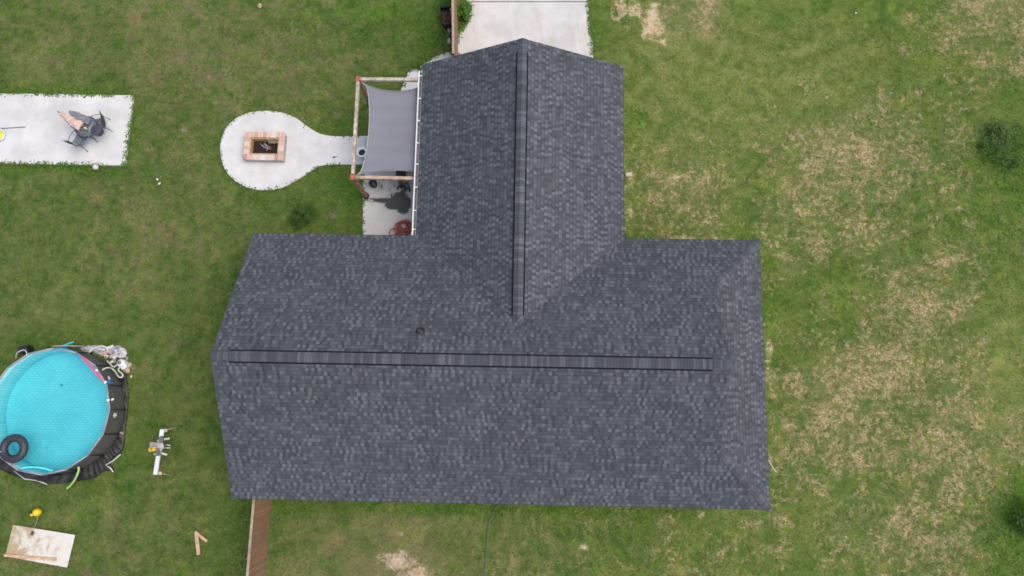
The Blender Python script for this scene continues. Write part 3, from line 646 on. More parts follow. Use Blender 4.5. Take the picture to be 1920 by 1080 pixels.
# ---------------------------------------------------------------- fire pit
def firepit():
    zt_ = .42; A, B, C_, D = at(458, 246.5, zt_), at(534, 248, zt_), at(531.5, 300.5, zt_), at(456, 299.5, zt_)
    ctr = (A + B + C_ + D) / 4; ctr.z = 0; ux = (B - A).normalized(); Lx = ((B - A).length + (C_ - D).length) / 2; Ly = ((A - D).length + (B - C_).length) / 2; rz = math.atan2(ux.y, ux.x)
    R = Matrix.Rotation(rz, 3, 'Z')
    t = thing('fire_pit', 'rectangular peach brick fire pit with charred logs in the middle of the round concrete pad', 'fire pit', ctr)
    wd_ = .30; bm = vmat('fire_brick', .85, bump=.3)
    pal = [(.60, .38, .27), (.68, .48, .37), (.52, .30, .21), (.72, .56, .46), (.64, .42, .30), (.76, .66, .58), (.66, .44, .34)]
    pit_in = (Lx - 2 * wd_, Ly - 2 * wd_)
    base = MB()
    for lvl in range(3):
        for side in range(4):
            n = 9 if side < 2 else 6; LL = (Lx - .06) if side < 2 else (Ly - .06 - 2 * .2)
            for k in range(n):
                s = (k + .5) / n * LL - LL / 2; q = (s, (Ly / 2 - .13) * (1 if side else -1), 0) if side < 2 else ((Lx / 2 - .13) * (1 if side == 3 else -1), s, 0)
                p = ctr + R @ Vector(q); g = random.uniform(.8, 1.1); col = (.50 * g, .49 * g, .46 * g)
                base.box((p.x, p.y, .11 + lvl * .105), ((LL / n - .008, .19, .1) if side < 2 else (.19, LL / n - .008, .1)), rz, None, col)
    base.build('block_wall', bm, t)
    mo = MB()
    for q, d in (((0, Ly / 2 - .12, 0), (Lx - .02, .215, .05)), ((0, -Ly / 2 + .12, 0), (Lx - .02, .215, .05)), ((Lx / 2 - .12, 0, 0), (.215, Ly - .48, .05)), ((-Lx / 2 + .12, 0, 0), (.215, Ly - .48, .05))):
        p = ctr + R @ Vector(q); mo.box((p.x, p.y, zt_ - .034), d, rz)
    mo.build('mortar_bed', mat('pale_mortar', (.66, .60, .54), .9, .1, 8), t)
    cpg = MB(); zc = zt_ - .03
    for side in (-1, 1):
        n = 9
        for k in range(n):
            s = (k + .5) / n * Lx - Lx / 2; p = ctr + R @ Vector((s, side * (Ly / 2 - .12), 0)); cpg.box((p.x, p.y, zc), (Lx / n - .022, .235, .06), rz, None, random.choice(pal), bev=.006)
    for side in (-1, 1):
        n = 4; LL = Ly - .48
        for k in range(n):
            s = (k + .5) / n * LL - LL / 2; p = ctr + R @ Vector((side * (Lx / 2 - .12), s, 0)); cpg.box((p.x, p.y, zc), (.235, LL / n - .022, .06), rz, None, random.choice(pal), bev=.006)
    cpg.build('brick_coping', bm, t)
    ln = MB(); hx, hy = Lx / 2 - .275, Ly / 2 - .275
    for q, d in (((0, hy, 0), (2 * hx + .08, .04, .3)), ((0, -hy, 0), (2 * hx + .08, .04, .3)), ((hx + .02, 0, 0), (.04, 2 * hy - .042, .3)), ((-hx - .02, 0, 0), (.04, 2 * hy - .042, .3))):
        p = ctr + R @ Vector(q); ln.box((p.x, p.y, .235), d, rz)
    ln.build('inner_lining', mat('warm_firebrick', (.50, .34, .17), .9, .4, 8), t)
    MB().box((ctr.x, ctr.y, .085), (2 * hx + .02, 2 * hy - .05, .05), rz).build('ash_bed', mat('ash', (.035, .018, .014), 1, .5, 14, bump=.6), t)
    lm = mat('burnt_log', (.20, .17, .16), .9, .8, 16, col2=(.36, .33, .32)); dk = mat('charred_log', (.03, .02, .018), .9, .5, 12)
    for k in range(7):
        a = random.uniform(-.5, .7); p = ctr + R @ Vector((random.uniform(-.16, .16), random.uniform(-.10, .14), .15 + k * .014)); d = Vector((math.cos(a + 2.3), math.sin(a + 2.3), .12)) * random.uniform(.12, .24)
        MB().tube([p - d, p, p + d], [.028, .034, .024], 7).build('log', lm if k > 1 else dk, t)
    for k in range(9):
        p = ctr + R @ Vector((hx - .05 - k * .05, hy - .04, .30)); MB().bar(p, p + Vector((.04, -.09, -.08)), .02, .02).build('grate_bar', mat('pale_grate', (.45, .38, .30), .8), t)
firepit()

# ---------------------------------------------------------------- pots and clutter on the back patio
def pot(name, label, cat, u, v, zt_, ro, ri, m, mi, fill=None, body_r=.8, zb=.056):
    c = at(u, v, zt_); c.z = zb; h = zt_ - zb
    t = thing(name, label, cat, c)
    MB().lathe(c, [(ro * body_r, 0), (ro * .93, h * .8), (ro * .95, h - .04), (ro, h - .04), (ro, h), (ri, h), (ri * .95, h * .5), (ri * .8, .05), (0, .05)], 28).build('body', m, t)
    MB().lathe(c + Vector((0, 0, h * .78)), [(0, 0), (ri * .97, 0), (ri * .97, .01), (0, .012)], 20).build('fill', mi, t)
pot('planter', 'round white planter with a thick rim and dark inside, beside the sail edge', 'planter', 678, 285, .55, .215, .145, mat('white_ceramic', (.92, .92, .92), .35, .04), mat('dark_inside', (.03, .031, .034), .9), zb=.056)
pot('bucket', 'small black bucket on the patio below the front beam of the shade frame', 'bucket', 699, 343.5, .34, .165, .145, mat('black_plastic', (.022, .024, .028), .45), mat('dark_water', (.045, .05, .06), .3))
# side table with griddle
def griddle():
    c = at(763, 327, .85); t = thing('griddle', 'black flat-top griddle cart with a tan side shelf under the sail edge', 'grill', (c.x, c.y, .056))
    MB().box((c.x - .24, c.y + .02, .84), (.40, .34, .10), .0, None, None, .015).build('cooking_top', mat('black_steel', (.02, .02, .022), .4), t)
    MB().box((c.x + .18, c.y - .04, .83), (.42, .40, .03)).build('side_shelf', mat('tan_board', (.42, .33, .25), .8), t)
    for dx in (-.40, .35):
        for dy in (-.15, .15): MB().bar((c.x + dx, c.y + dy, .056), (c.x + dx, c.y + dy, .80), .035, .035).build('leg', mat('black_steel', (.02, .02, .022), .4), t)
griddle()
def cart():
    c = at(757, 349, .3); c.z = .056; m = mat('black_tube', (.018, .018, .02), .5)
    t = thing('folded_trolley', 'tangled black metal folding trolley with two small wheels on the patio', 'trolley', c)
    def P(u, v, z): return at(u, v, z)
    MB().tube([P(744, 354, .1), P(752, 344, .4), P(764, 344, .5), P(768, 359, .1)], .022, 6).build('frame', m, t)
    MB().tube([P(748, 350, .1), P(757, 352, .2), P(766, 351, .3), P(762, 341, .45)], .018, 6).build('frame', m, t)
    MB().tube([P(750, 338, .5), P(756, 346, .45), P(763, 355, .3)], .02, 6).build('handle', m, t)
    MB().box(tuple(P(753, 349, .2)), (.16, .10, .12), .5, None, None, .01).build('hub', m, t)
    for u, v in ((746, 352), (768, 357)):
        q = Matrix.Rotation(math.pi / 2, 3, 'Y'); p = P(u, v, .14); MB().lathe(p, [(.0, -.02), (.07, -.02), (.08, 0), (.07, .02), (0, .02)], 16, M=q).build('wheel', m, t)
cart()
o = MB(); p = at(747.5, 340, .12); o.lathe((p.x, p.y, .056), [(.05, 0), (.055, .1), (.03, .13), (.0, .13)], 14); solo(o, 'jug', mat('white_jug', (.75, .74, .71), .5), 'small white jug beside the black folded trolley', 'jug', (p.x, p.y, .056))
# red hose heap
def hose_coil():
    c = at(757, 426, .1); m = mat('red_hose', (.34, .070, .042), .5, .3, 7); pts = []
    n = 340
    for k in range(n):
        a = k / n * 2 * math.pi * 12; r = .235 + .075 * math.sin(k * .13) + .03 * math.sin(k * .41); ox, oy = .075 * math.sin(k * .101), .07 * math.cos(k * .137)
        pts.append((c.x + ox + r * math.cos(a), c.y + oy + r * .95 * math.sin(a), .075 + .10 * (k / n) + .012 * math.sin(k * .7)))
    for k in range(70):
        a = -2.2 + k / 70 * 2 * math.pi * 2.5; r = .15; q = at(738, 436, .08); pts.append((q.x + r * 1.1 * math.cos(a), q.y + r * math.sin(a), .085 + k * .0005))
    solo(MB().tube(pts, .016, 6), 'garden_hose', m, 'coiled reddish-brown hose heaped in the corner where the garage meets the house', 'hose', (c.x, c.y, .056))
hose_coil()
# pale offcut at the post foot
a_, b_ = at(690, 375, .08), at(700, 376.5, .08); o = MB().bar(a_, b_, .08, .04); solo(o, 'wood_offcut', mat('pale_offcut', (.48, .42, .34), .8), 'short pale wood offcut lying by the foot of the lower frame post', 'wood offcut', ((a_ + b_) / 2))
# small dark tool on the path
a_, b_ = at(623.5, 295.5, .07), at(632.5, 293, .07); t = thing('hand_tool', 'small black hand tool lying on the concrete neck of the fire-pit pad', 'tool', (a_ + b_) / 2)
MB().bar(a_, (a_ + b_) / 2, .05, .03).build('handle', mat('black_plastic', (.02, .02, .02), .5), t); MB().bar((a_ + b_) / 2, b_, .025, .015).build('blade', mat('dull_steel', (.12, .12, .13), .4, metal=.6), t)

# ---------------------------------------------------------------- patio table set
def table_set():
    zt_ = .72; c = at(160, 237, zt_); c.z = .06
    fr = mat('dark_grey_metal', (.045, .05, .06), .5, .2, 8); tp = mat('smoked_glass', (.17, .18, .205), .3, .35, 5)
    t = thing('patio_table', 'round dark grey patio table carrying the folded parasol on the far-left slab', 'table', c)
    R_ = .45
    MB().lathe(c + Vector((0, 0, zt_ - .08)), [(0, 0), (R_ - .02, 0), (R_ - .02, .012), (0, .012)], 32).build('tabletop', tp, t)
    MB().tube([(c.x + R_ * math.cos(k / 32 * 6.2832), c.y + R_ * math.sin(k / 32 * 6.2832), zt_ - .07) for k in range(32)], .018, 6, closed=True).build('rim', fr, t)
    for k in range(4):
        a = .4 + k * math.pi / 2; e = Vector((math.cos(a), math.sin(a), 0))
        MB().tube([c + e * .30 + Vector((0, 0, zt_ - .09)), c + e * .33 + Vector((0, 0, .4)), c + e * .46], .014, 6).build('leg', fr, t)
    # chairs
    def chair(label, u, v, ang, first=None):
        p = at(u, v, .45); p.z = .06
        if first: r = copy_tree(first); r.location = p; r.rotation_euler = (0, 0, ang); r['label'] = label; return r
        r = thing('patio_chair', label, 'chair', p, ang, 'dark sling chairs around the patio table', local=True); r.rotation_euler = (0, 0, ang)
        sl = mat('grey_sling', (.17, .18, .20), .8, .25, 6); dk = mat('dark_sling', (.055, .06, .055), .8, .2, 6)
        m = MB(); n = 6; vs = []
        for i_ in range(n + 1):
            s = i_ / n; vs += [(-.23 + .46 * s, -.23, .42 - .03 * math.sin(s * 3.14)), (-.23 + .46 * s, .23, .42 - .03 * math.sin(s * 3.14))]
        fs = [[2 * i_, 2 * i_ + 2, 2 * i_ + 3, 2 * i_ + 1] for i_ in range(n)]
        vs2 = [(x, y, z + .012) for x, y, z in vs]; m.add(vs2, fs).add(vs, [f_[::-1] for f_ in fs]); m.build('seat', sl, r)
        m = MB(); vs = []
        for j in range(6):
            tz = j / 5
            for i_ in range(7):
                s = i_ / 6; vs.append((-.24 - .10 * tz - .035 * math.sin(s * 3.14), -.24 + .48 * s, .44 + .48 * tz + (.03 * math.sin(s * 3.14) if j == 5 else 0)))
        fs = [[j * 7 + i_, j * 7 + i_ + 1, (j + 1) * 7 + i_ + 1, (j + 1) * 7 + i_] for j in range(5) for i_ in range(6)]
        m.add(vs, fs); m.add([(x - .012, y, z) for x, y, z in vs], [f_[::-1] for f_ in fs]); m.build('backrest', dk, r)
        for s in (-1, 1):
            MB().tube([(-.36, s * .25, .93), (-.27, s * .25, .62), (-.24, s * .25, .42), (-.30, s * .27, 0)], .013, 6).build('leg', fr, r)
            MB().tube([(-.27, s * .26, .64), (.05, s * .27, .65), (.22, s * .26, .60), (.23, s * .25, .42), (.30, s * .27, 0)], .013, 6).build('leg', fr, r)
        return r
    ch = chair('dark sling chair on the right of the round patio table', 186, 232, math.atan2(-.28, -.95))
    chair('dark sling chair at the lower left of the round patio table', 150.5, 262, math.atan2(.9, .36), ch)
    # folded parasol
    top = .80
    um = thing('folded_parasol', 'folded peach and grey parasol with a black tip lying across the patio table', 'parasol', at(132, 224, .9))
    def strip(nm, m, a, b, wd_, hz, prof):
        A, B = at(*a), at(*b); d = (B - A); L = d.length; d.normalize(); s_ = d.cross(Vector((0, 0, 1))).normalized(); upv = s_.cross(d)
        vs = []; n = 14; kk = 9
        for i_ in range(n + 1):
            q = i_ / n; w_ = wd_ * prof(q)
            for k in range(kk):
                a_ = 2 * math.pi * k / kk; rr = 1 + .22 * math.sin(k * 2.4 + i_ * .9); vs.append(A + d * (q * L) + s_ * (w_ * rr * math.cos(a_)) + upv * (hz * rr * math.sin(a_) * (.4 + .6 * prof(q))))
        fs = [[i_ * kk + k, i_ * kk + (k + 1) % kk, (i_ + 1) * kk + (k + 1) % kk, (i_ + 1) * kk + k] for i_ in range(n) for k in range(kk)] + [list(range(kk)), [n * kk + k for k in range(kk)][::-1]]
        MB().add(vs, fs).build(nm, m, um)
    strip('canopy', mat('peach_canvas', (.62, .45, .36), .85, .25, 7), (112, 212, 1.05), (152, 238, .86), .20, .08, lambda q: .42 + .58 * q ** 1.3)
    strip('canopy_fold', mat('grey_canvas', (.20, .21, .225), .85, .25, 7), (130, 209, .93), (168, 230, .84), .16, .06, lambda q: .35 + .65 * math.sin(q * 2.6))
    strip('canopy_fold', mat('blue_grey_canvas', (.16, .18, .22), .85, .25, 7), (122, 222, .92), (143, 242, .84), .09, .05, lambda q: .5 + .5 * q)
    MB().tube([at(150, 236, .86), at(163, 246, .82)], .02, 8).build('pole', mat('dull_steel', (.12, .12, .13), .4, metal=.6), um)
    MB().tube([at(112.5, 212, 1.05), at(108.5, 209, 1.06)], [.03, .02], 8).build('finial', mat('black_plastic', (.02, .02, .02), .5), um)
    # things on the table
    p = at(180, 243.5, .95); p.z = zt_ - .008 + .0
    b = thing('tub', 'black cylindrical tub with a dark grey lid on the right rim of the patio table', 'tub', p)
    MB().lathe(p, [(.19, 0), (.205, .20), (.205, .24), (0, .24)], 28).build('body', mat('black_plastic', (.02, .02, .02), .5), b)
    MB().lathe(p + Vector((0, 0, .24)), [(.212, -.012), (.212, .012), (.19, .022), (0, .026)], 28).build('lid', mat('slate_lid', (.06, .065, .08), .5), b)
    p = at(158, 240.5, .76); o_ = MB().lathe((p.x, p.y, zt_ - .006), [(.05, 0), (.075, .02), (.08, .05), (.03, .07), (0, .07)], 14, sx=1.3, sy=.7); solo(o_, 'cream_cup', mat('cream_cup', (.70, .66, .42), .5), 'small cream bowl on the table next to the folded parasol', 'bowl', (p.x, p.y, zt_ - .006))
table_set()
# ball in the grass, dish and rod at the left edge
p = at(179.5, 313.5, .1); b = MB(); b.lathe((p.x, p.y, .11), [(.115 * math.sin(k / 12 * math.pi) + 1e-5 * 0, -.115 * math.cos(k / 12 * math.pi)) for k in range(13)], 22); solo(b, 'ball', mat('pale_pink_ball', (.72, .60, .62), .5, .08), 'pale pink ball in the grass just below the left patio slab', 'ball', (p.x, p.y, 0))
def dish():
    p = at(-4, 253, .12); p.z = .06; t = thing('toy_disc', 'lime-yellow disc with a white and blue rim at the far left patio edge', 'toy', p)
    MB().lathe(p, [(0, .0), (.22, 0), (.225, .07), (0, .09)], 30).build('disc', mat('lime_plastic', (.62, .72, .04), .5, .25, 10), t)
    MB().tube([(p.x + .26 * math.cos(k / 36 * 6.2832), p.y + .26 * math.sin(k / 36 * 6.2832), .11) for k in range(36)], .034, 8, closed=True).build('rim', mat('white_rim', (.75, .76, .80), .5), t)
    MB().tube([(p.x + .297 * math.cos(k / 36 * 6.2832), p.y + .297 * math.sin(k / 36 * 6.2832), .10) for k in range(36)], .008, 5, closed=True).build('band', mat('blue_band', (.25, .28, .62), .5), t)
dish()
solo(MB().tube([at(-2, 241, .10), at(48, 238, .09)], .014, 6), 'rod', mat('dark_rod', (.07, .06, .07), .5), 'thin dark rod lying on the left patio slab beside the lime disc', 'rod', at(23, 239.5, .09))
for k, (u, v, l, w_) in enumerate(((295, 335, 'upper'), (299, 345, 'lower')) and ((295, 336, .10, 'upper of the two small white scraps lying in the west lawn grass'), (299, 344, .11, 'lower of the two small white scraps lying in the west lawn grass'))):
    p = at(u, v, .03); m = MB().box((p.x, p.y, .035), (l, .06, .02), .9 if k else -.7, None, None, .005); solo(m, 'plastic_scrap', mat('white_scrap', (.75, .75, .76), .6), w_, 'scrap', (p.x, p.y, .03), 'white scraps on the west lawn')
p = at(486, 10, .08); m = MB().rock((p.x, p.y, .05), .13, None, .5); solo(m, 'rock', mat('peach_rock', (.52, .34, .25), .9, .2, 12), 'lone peach-coloured rock in the grass at the top of the west lawn', 'rock', (p.x, p.y, 0))
p = at(1180, 327, .05); m = MB().box((p.x - .02, p.y, .04), (.26, .17, .07), .1, None, None, .012); solo(m, 'paving_block', mat('tan_block', (.50, .41, .33), .9, .15, 12), 'small tan block against the east wall of the garage', 'block', (p.x, p.y, 0))
p = at(1605, 24, .03); solo(MB().rock((p.x, p.y, .02), .045, None, .6), 'litter', mat('white_scrap', (.75, .75, .76), .6), 'tiny white speck of litter in the mown grass at the top right', 'litter', (p.x, p.y, 0))

# ---------------------------------------------------------------- pool
PH = 1.07
PC = at(89.5, 770, PH); PR = 2.33
def pool():
    N = 16; c = Vector((PC.x, PC.y, 0)); rot = math.radians(2)
    def ring(r, z, off=0, n=N): return [Vector((c.x + r * math.cos(rot + 2 * math.pi * (k + off) / n), c.y + r * math.sin(rot + 2 * math.pi * (k + off) / n), z)) for k in range(n)]
    t = thing('frame_pool', 'round above-ground frame pool with bright turquoise water and dark grey outer wall', 'pool', c)
    # outer wall: bulging between the legs at the bottom, straight at the rim
    vs = []; sub = 4; M_ = N * sub; lv = 7
    def rad(k, tz):
        a = (k % sub) / sub * 2 - 1 if k % sub else 1
        return 1
    for j in range(lv):
        tz = j / (lv - 1)
        for k in range(M_):
            ph = (k / sub) % 1.0; poly = math.cos(math.pi / N) / math.cos((ph - .5) * 2 * math.pi / N); r = PR * (poly * tz + (1.0) * (1 - tz)) + .02 * math.sin(tz * math.pi)
            a = rot + 2 * math.pi * k / M_; vs.append((c.x + r * math.cos(a), c.y + r * math.sin(a), .0 + tz * (PH - .02)))
    fs = [[j * M_ + k, j * M_ + (k + 1) % M_, (j + 1) * M_ + (k + 1) % M_, (j + 1) * M_ + k] for j in range(lv - 1) for k in range(M_)]
    wm = mat('grey_pool_wall', (.105, .105, .10), .6, .18, 5, bump=.15)
    MB().add(vs, fs, None, True).build('outer_wall', wm, t)
    # liner
    vs = []; lv = 6
    for j in range(lv):
        tz = 1 - j / (lv - 1)
        for k in range(M_):
            ph = (k / sub) % 1.0; poly = math.cos(math.pi / N) / math.cos((ph - .5) * 2 * math.pi / N); r = (PR * (poly * tz + (1 - tz)) - .03) * (1 if j < lv - 1 else .985); a = rot + 2 * math.pi * k / M_
            vs.append((c.x + r * math.cos(a), c.y + r * math.sin(a), .05 + tz * (PH - .07)))
    fs = [[j * M_ + k, (j + 1) * M_ + k, (j + 1) * M_ + (k + 1) % M_, j * M_ + (k + 1) % M_] for j in range(lv - 1) for k in range(M_)]
    # floor with gentle folds
    o0 = len(vs); rr_ = [.9, .75, .6, .45, .3, .15, .05]; rb = PR - .03
    for r in rr_:
        for k in range(M_): a = rot + 2 * math.pi * k / M_; vs.append((c.x + rb * r * math.cos(a), c.y + rb * r * math.sin(a), .04))
    last = (lv - 1) * M_
    for q in range(len(rr_)):
        s_ = last if q == 0 else o0 + (q - 1) * M_; e_ = o0 + q * M_
        fs += [[s_ + k, e_ + k, e_ + (k + 1) % M_, s_ + (k + 1) % M_] for k in range(M_)]
    fs.append([o0 + (len(rr_) - 1) * M_ + k for k in range(M_)])
    tl = NT('turquoise_liner'); v = tl.obj(); n1 = tl.noise(v, .8, 3, .5); n2 = tl.noise(v, 6, 4, .6, .6)
    br = tl.n('ShaderNodeTexBrick'); tl.set(br.inputs[0], v); br.inputs['Scale'].default_value = 2.6; br.inputs['Mortar Size'].default_value = .05; br.inputs['Color1'].default_value = (1, 1, 1, 1); br.inputs['Color2'].default_value = (.88, .91, .92, 1); br.inputs['Mortar'].default_value = (.70, .80, .82, 1)
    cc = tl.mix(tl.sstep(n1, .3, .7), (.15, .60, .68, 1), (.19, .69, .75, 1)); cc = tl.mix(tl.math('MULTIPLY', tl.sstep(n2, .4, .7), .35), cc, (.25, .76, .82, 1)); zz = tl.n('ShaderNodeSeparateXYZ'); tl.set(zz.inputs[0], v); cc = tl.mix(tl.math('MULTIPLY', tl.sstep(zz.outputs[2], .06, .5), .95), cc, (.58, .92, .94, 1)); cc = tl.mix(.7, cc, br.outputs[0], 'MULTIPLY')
    tl.set(tl.b.inputs['Base Color'], cc); tl.b.inputs['Roughness'].default_value = .6
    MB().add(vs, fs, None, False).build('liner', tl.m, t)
    # water
    wt = NT('pool_water'); tr = wt.n('ShaderNodeBsdfTransparent'); tr.inputs[0].default_value = (.76, .96, .98, 1); gl = wt.n('ShaderNodeBsdfGlossy'); gl.inputs['Roughness'].default_value = .04
    fr_ = wt.n('ShaderNodeFresnel'); fr_.inputs[0].default_value = 1.33; mx = wt.n('ShaderNodeMixShader'); bm_ = wt.n('ShaderNodeBump'); bm_.inputs['Strength'].default_value = .12; bm_.inputs['Distance'].default_value = .02
    wt.set(bm_.inputs['Height'], wt.noise(wt.obj(), 5, 3)); wt.set(gl.inputs['Normal'], bm_.outputs[0]); wt.set(mx.inputs[0], fr_.outputs[0]); wt.set(mx.inputs[1], tr.outputs[0]); wt.set(mx.inputs[2], gl.outputs[0]); wt.t.links.new(mx.outputs[0], wt.out.inputs[0])
    P = ring(PR - .045, .88); MB().add(P, [list(range(N))]).build('water', wt.m, t)
    # rim and legs
    rm = mat('pinkish_grey_rail', (.36, .34, .35), .5, .12, 5)
    R0 = ring(PR, PH)
    for k in range(N): MB().tube([R0[k], R0[(k + 1) % N]], .032, 8).build('top_rail', rm, t)
    lm = mat('black_leg', (.03, .03, .032), .5)
    R1 = ring(PR + .03, PH - .03); R2 = ring(PR + .07, 0.0)
    for k in range(N): MB().tube([R1[k], R2[k]], .022, 6).build('leg', lm, t)
    # emblem on the wall: a plain ring mark
    q = at(208, 778, .72); a = math.atan2(q.y - c.y, q.x - c.x); e = Vector((math.cos(a), math.sin(a), 0)); p = c + e * (PR + .03); p.z = .72; Rm = e.to_track_quat('Z', 'Y').to_matrix()
    em = MB().tube([p + Rm @ Vector((.085 * math.cos(k / 20 * 6.2832), .085 * math.sin(k / 20 * 6.2832), .0)) for k in range(20)], .014, 5, closed=True); em.lathe(p, [(.0, -.004), (.035, -.004), (.035, .006), (0, .006)], 12, M=Rm)
    em.build('emblem', mat('white_print', (.75, .75, .75), .6), t)
    # clips and blue fitting on the rim
    for u, v in ((181, 694.5), (197.5, 716.5), (203, 750), (211, 749)):
        p = at(u, v, PH + .03 if u != 211 else .9); MB().box(tuple(p), (.10, .08, .05), .4, None, None, .01).build('clip', mat('white_clip', (.8, .8, .8), .4), t)
    b = MB(); p = at(205, 717, .98); b.lathe(p, [(0, -.06), (.07, -.06), (.07, .05), (.03, .06), (0, .06)], 14); b.bar(at(199, 716, 1.05), at(211, 718, .9), .05, .05); b.bar(at(205, 711, .98), at(205, 724, .95), .045, .04)
    b.build('skimmer_fitting', mat('blue_plastic', (.03, .14, .32), .5), t)
    MB().tube([at(203.5, 706, .8), at(206, 713, .9)], .035, 8).build('skimmer_handle', mat('white_clip', (.8, .8, .8), .4), t)
    for u, v, s in ((69, 748, .03), (115, 722, .045), (87, 840, .025)):
        p = at(u, v, .05); MB().lathe((p.x, p.y, .045), [(0, 0), (s, 0), (s * .8, .008), (0, .01)], 10, sx=1.6).build('floor_mark', mat('dark_teal_mark', (.08, .42, .50), .7, .3, 8), t)
    return c
pc = pool()
def noodle(label, pts, r, col, name='pool_noodle'):
    P = bez([at(*p) for p in pts], 8); m = mat('foam_' + '_'.join(str(int(c * 100)) for c in col), col, .6, .08, 6); m.name = 'foam'
    mid = P[len(P) // 2]; solo(MB().tube(P, r, 10), name, m, label, 'pool noodle', mid, 'foam noodles around the pool')
noodle('lime green pool noodle hanging over the bottom rim of the pool', [(147.5, 876, PH + .04), (147, 884, PH - .1), (141, 898, .65), (133, 909, .3), (125.5, 916, .06)], .037, (.50, .78, .22))
noodle('pink pool noodle wrapped on the upper right of the pool rim', [(152, 669, PH + .02), (164, 680, PH + .03), (176, 694, PH + .03), (185, 705, PH + .03), (193, 714, PH + .01)], .045, (.72, .10, .26))
noodle('blue pool noodle lying along the top edge of the pool inside the rim', [(94, 654.5, 1.0), (110, 653.5, 1.0), (127, 656, 1.0), (140, 662, 1.0), (150, 669, 1.0)], .042, (.03, .32, .70))
noodle('pale cyan pool noodle floating along the bottom edge of the pool', [(38, 879, .92), (52, 876, .92), (70, 876.5, .92), (85, 879, .92), (99, 883, .92)], .036, (.12, .80, .78))
noodle('short teal pool noodle with a yellow end poking out above the pool', [(119, 648, .7), (128, 644.5, .55), (138, 641, .4)], .034, (.08, .52, .60))
# inner tube
def tube():
    p = at(23.5, 841, 1.08); p.z = 0; R_, r = .385, .15; zc = .90 + r * .72; T = []
    t = thing('inner_tube', 'large black rubber inner tube floating at the lower left of the pool', 'inner tube', (p.x, p.y, .88))
    MB().tube([(p.x + R_ * math.cos(k / 40 * 6.2832), p.y + R_ * math.sin(k / 40 * 6.2832), zc) for k in range(40)], r, 16, closed=True).build('tube', mat('tube_rubber', (.04, .04, .05), .45, .25, 3), t)
    q = Vector((p.x - .36, p.y - .12, zc + r)); MB().tube([q - Vector((0, 0, .02)), q + Vector((.01, 0, .04))], .014, 6).build('valve', mat('white_clip', (.8, .8, .8), .4), t)
tube()
# tarp round the foot of the pool
def tarp():
    outer = [(237, 700), (241, 730), (240, 770), (236, 800), (232, 838), (222, 852), (212, 860), (206, 868), (214, 882), (196, 883), (182, 893), (160, 900), (125, 905), (90, 908), (60, 902), (30, 893), (0, 880), (-30, 866)]
    P = [at(u, v, .02) for u, v in outer]; c = pc; n = 12; m_ = len(P); pts = []
    PP = bez(P, 6); vs = []; q_ = 7
    for k, p in enumerate(PP):
        d = Vector((c.x - p.x, c.y - p.y, 0)); d.normalize(); inn = Vector((c.x, c.y, 0)) - d * (PR - .06)
        for j in range(q_):
            s = j / (q_ - 1); x = p * (1 - s) + inn * s; z = .015 + .10 * s * (1 - s) * 4 * (.5 + .5 * math.sin(k * 1.7 + j * 1.1)) * random.uniform(.4, 1.2) + .03 * random.random()
            vs.append((x.x, x.y, z))
    fs = [[k * q_ + j, k * q_ + j + 1, (k + 1) * q_ + j + 1, (k + 1) * q_ + j] for k in range(len(PP) - 1) for j in range(q_ - 1)]
    m = mat('black_tarp', (.016, .016, .017), .5, .5, 3, col2=(.045, .042, .040)); o = MB().add(vs, fs, None, True)
    ob = solo(o, 'tarp', m, 'crumpled black tarp spread around the foot of the pool', 'tarp', (c.x, c.y, 0)); md = ob.modifiers.new('thick', 'SOLIDIFY'); md.thickness = .008
tarp()
def stick(name, label, cat, pts, r, m, n=6): solo(MB().tube([at(*p) for p in pts], r, n), name, m, label, cat, at(*pts[0]))
pw = mat('white_pvc', (.74, .74, .73), .5, .05)
stick('pvc_pipe', 'white pipe slanting up-right from the black tarp beside the pool', 'pipe', [(198, 872, .06), (212, 864, .1), (226, 852, .12)], .022, pw)
stick('pvc_pipe', 'white pipe slanting down-right from the black tarp beside the pool', 'pipe', [(199, 872.5, .05), (206, 877, .1), (212.5, 885, .1)], .022, pw)
stick('cord', 'pale cord along the tarp edge below the pool', 'cord', [(26, 883, .05), (46, 898, .08), (68, 901, .05), (88, 908, .03)], .016, pw)
# pump, filter, hoses
def pump():
    c = at(226, 681, .35); c.z = .03; t = thing('pool_pump', 'white round filter pump connected by hoses beside the upper right of the pool', 'pump', c); wm = mat('pump_white', (.76, .78, .77), .4, .08)
    MB().lathe(c, [(.14, 0), (.16, .05), (.16, .28), (.13, .34), (.05, .36), (0, .36)], 24).build('canister', wm, t); MB().lathe(c + Vector((-.02, .02, .345)), [(.07, 0), (.07, .03), (0, .035)], 18).build('cap', mat('pump_grey', (.16, .20, .20), .5), t)
    d = at(233, 687, .2); MB().box((d.x, d.y, .18), (.24, .2, .22), .6, None, None, .03).build('motor', wm, t)
    MB().tube(bez([at(192, 693.5, .95), at(199, 690, .8), at(208, 690, .6), (at(216, 697, .35)), at(222, 706, .2), at(228, 707.5, .15), at(230, 702, .15), at(222, 694, .2), at(225, 688, .25)], 6), .028, 8).build('hose', mat('hose_white', (.66, .67, .64), .5), t)
    MB().tube(bez([at(201, 676, .6), at(207, 683, .4), at(213, 688, .3), at(219, 684, .25), at(222, 680, .25)], 6), .026, 8).build('hose', mat('hose_white', (.66, .67, .64), .5), t)
    c2 = at(213, 661, .3); f_ = thing('chlorine_tub', 'grey-white square tub of pool gear behind the filter pump', 'tub', (c2.x, c2.y, .02))
    MB().box((c2.x, c2.y, .15), (.26, .22, .26), .5, None, None, .03).build('body', mat('pale_tub', (.55, .56, .60), .5), f_); MB().box((c2.x - .01, c2.y, .29), (.14, .12, .03), .5, None, None, .01).build('lid', mat('grey_lid', (.22, .23, .25), .5), f_)
pump()
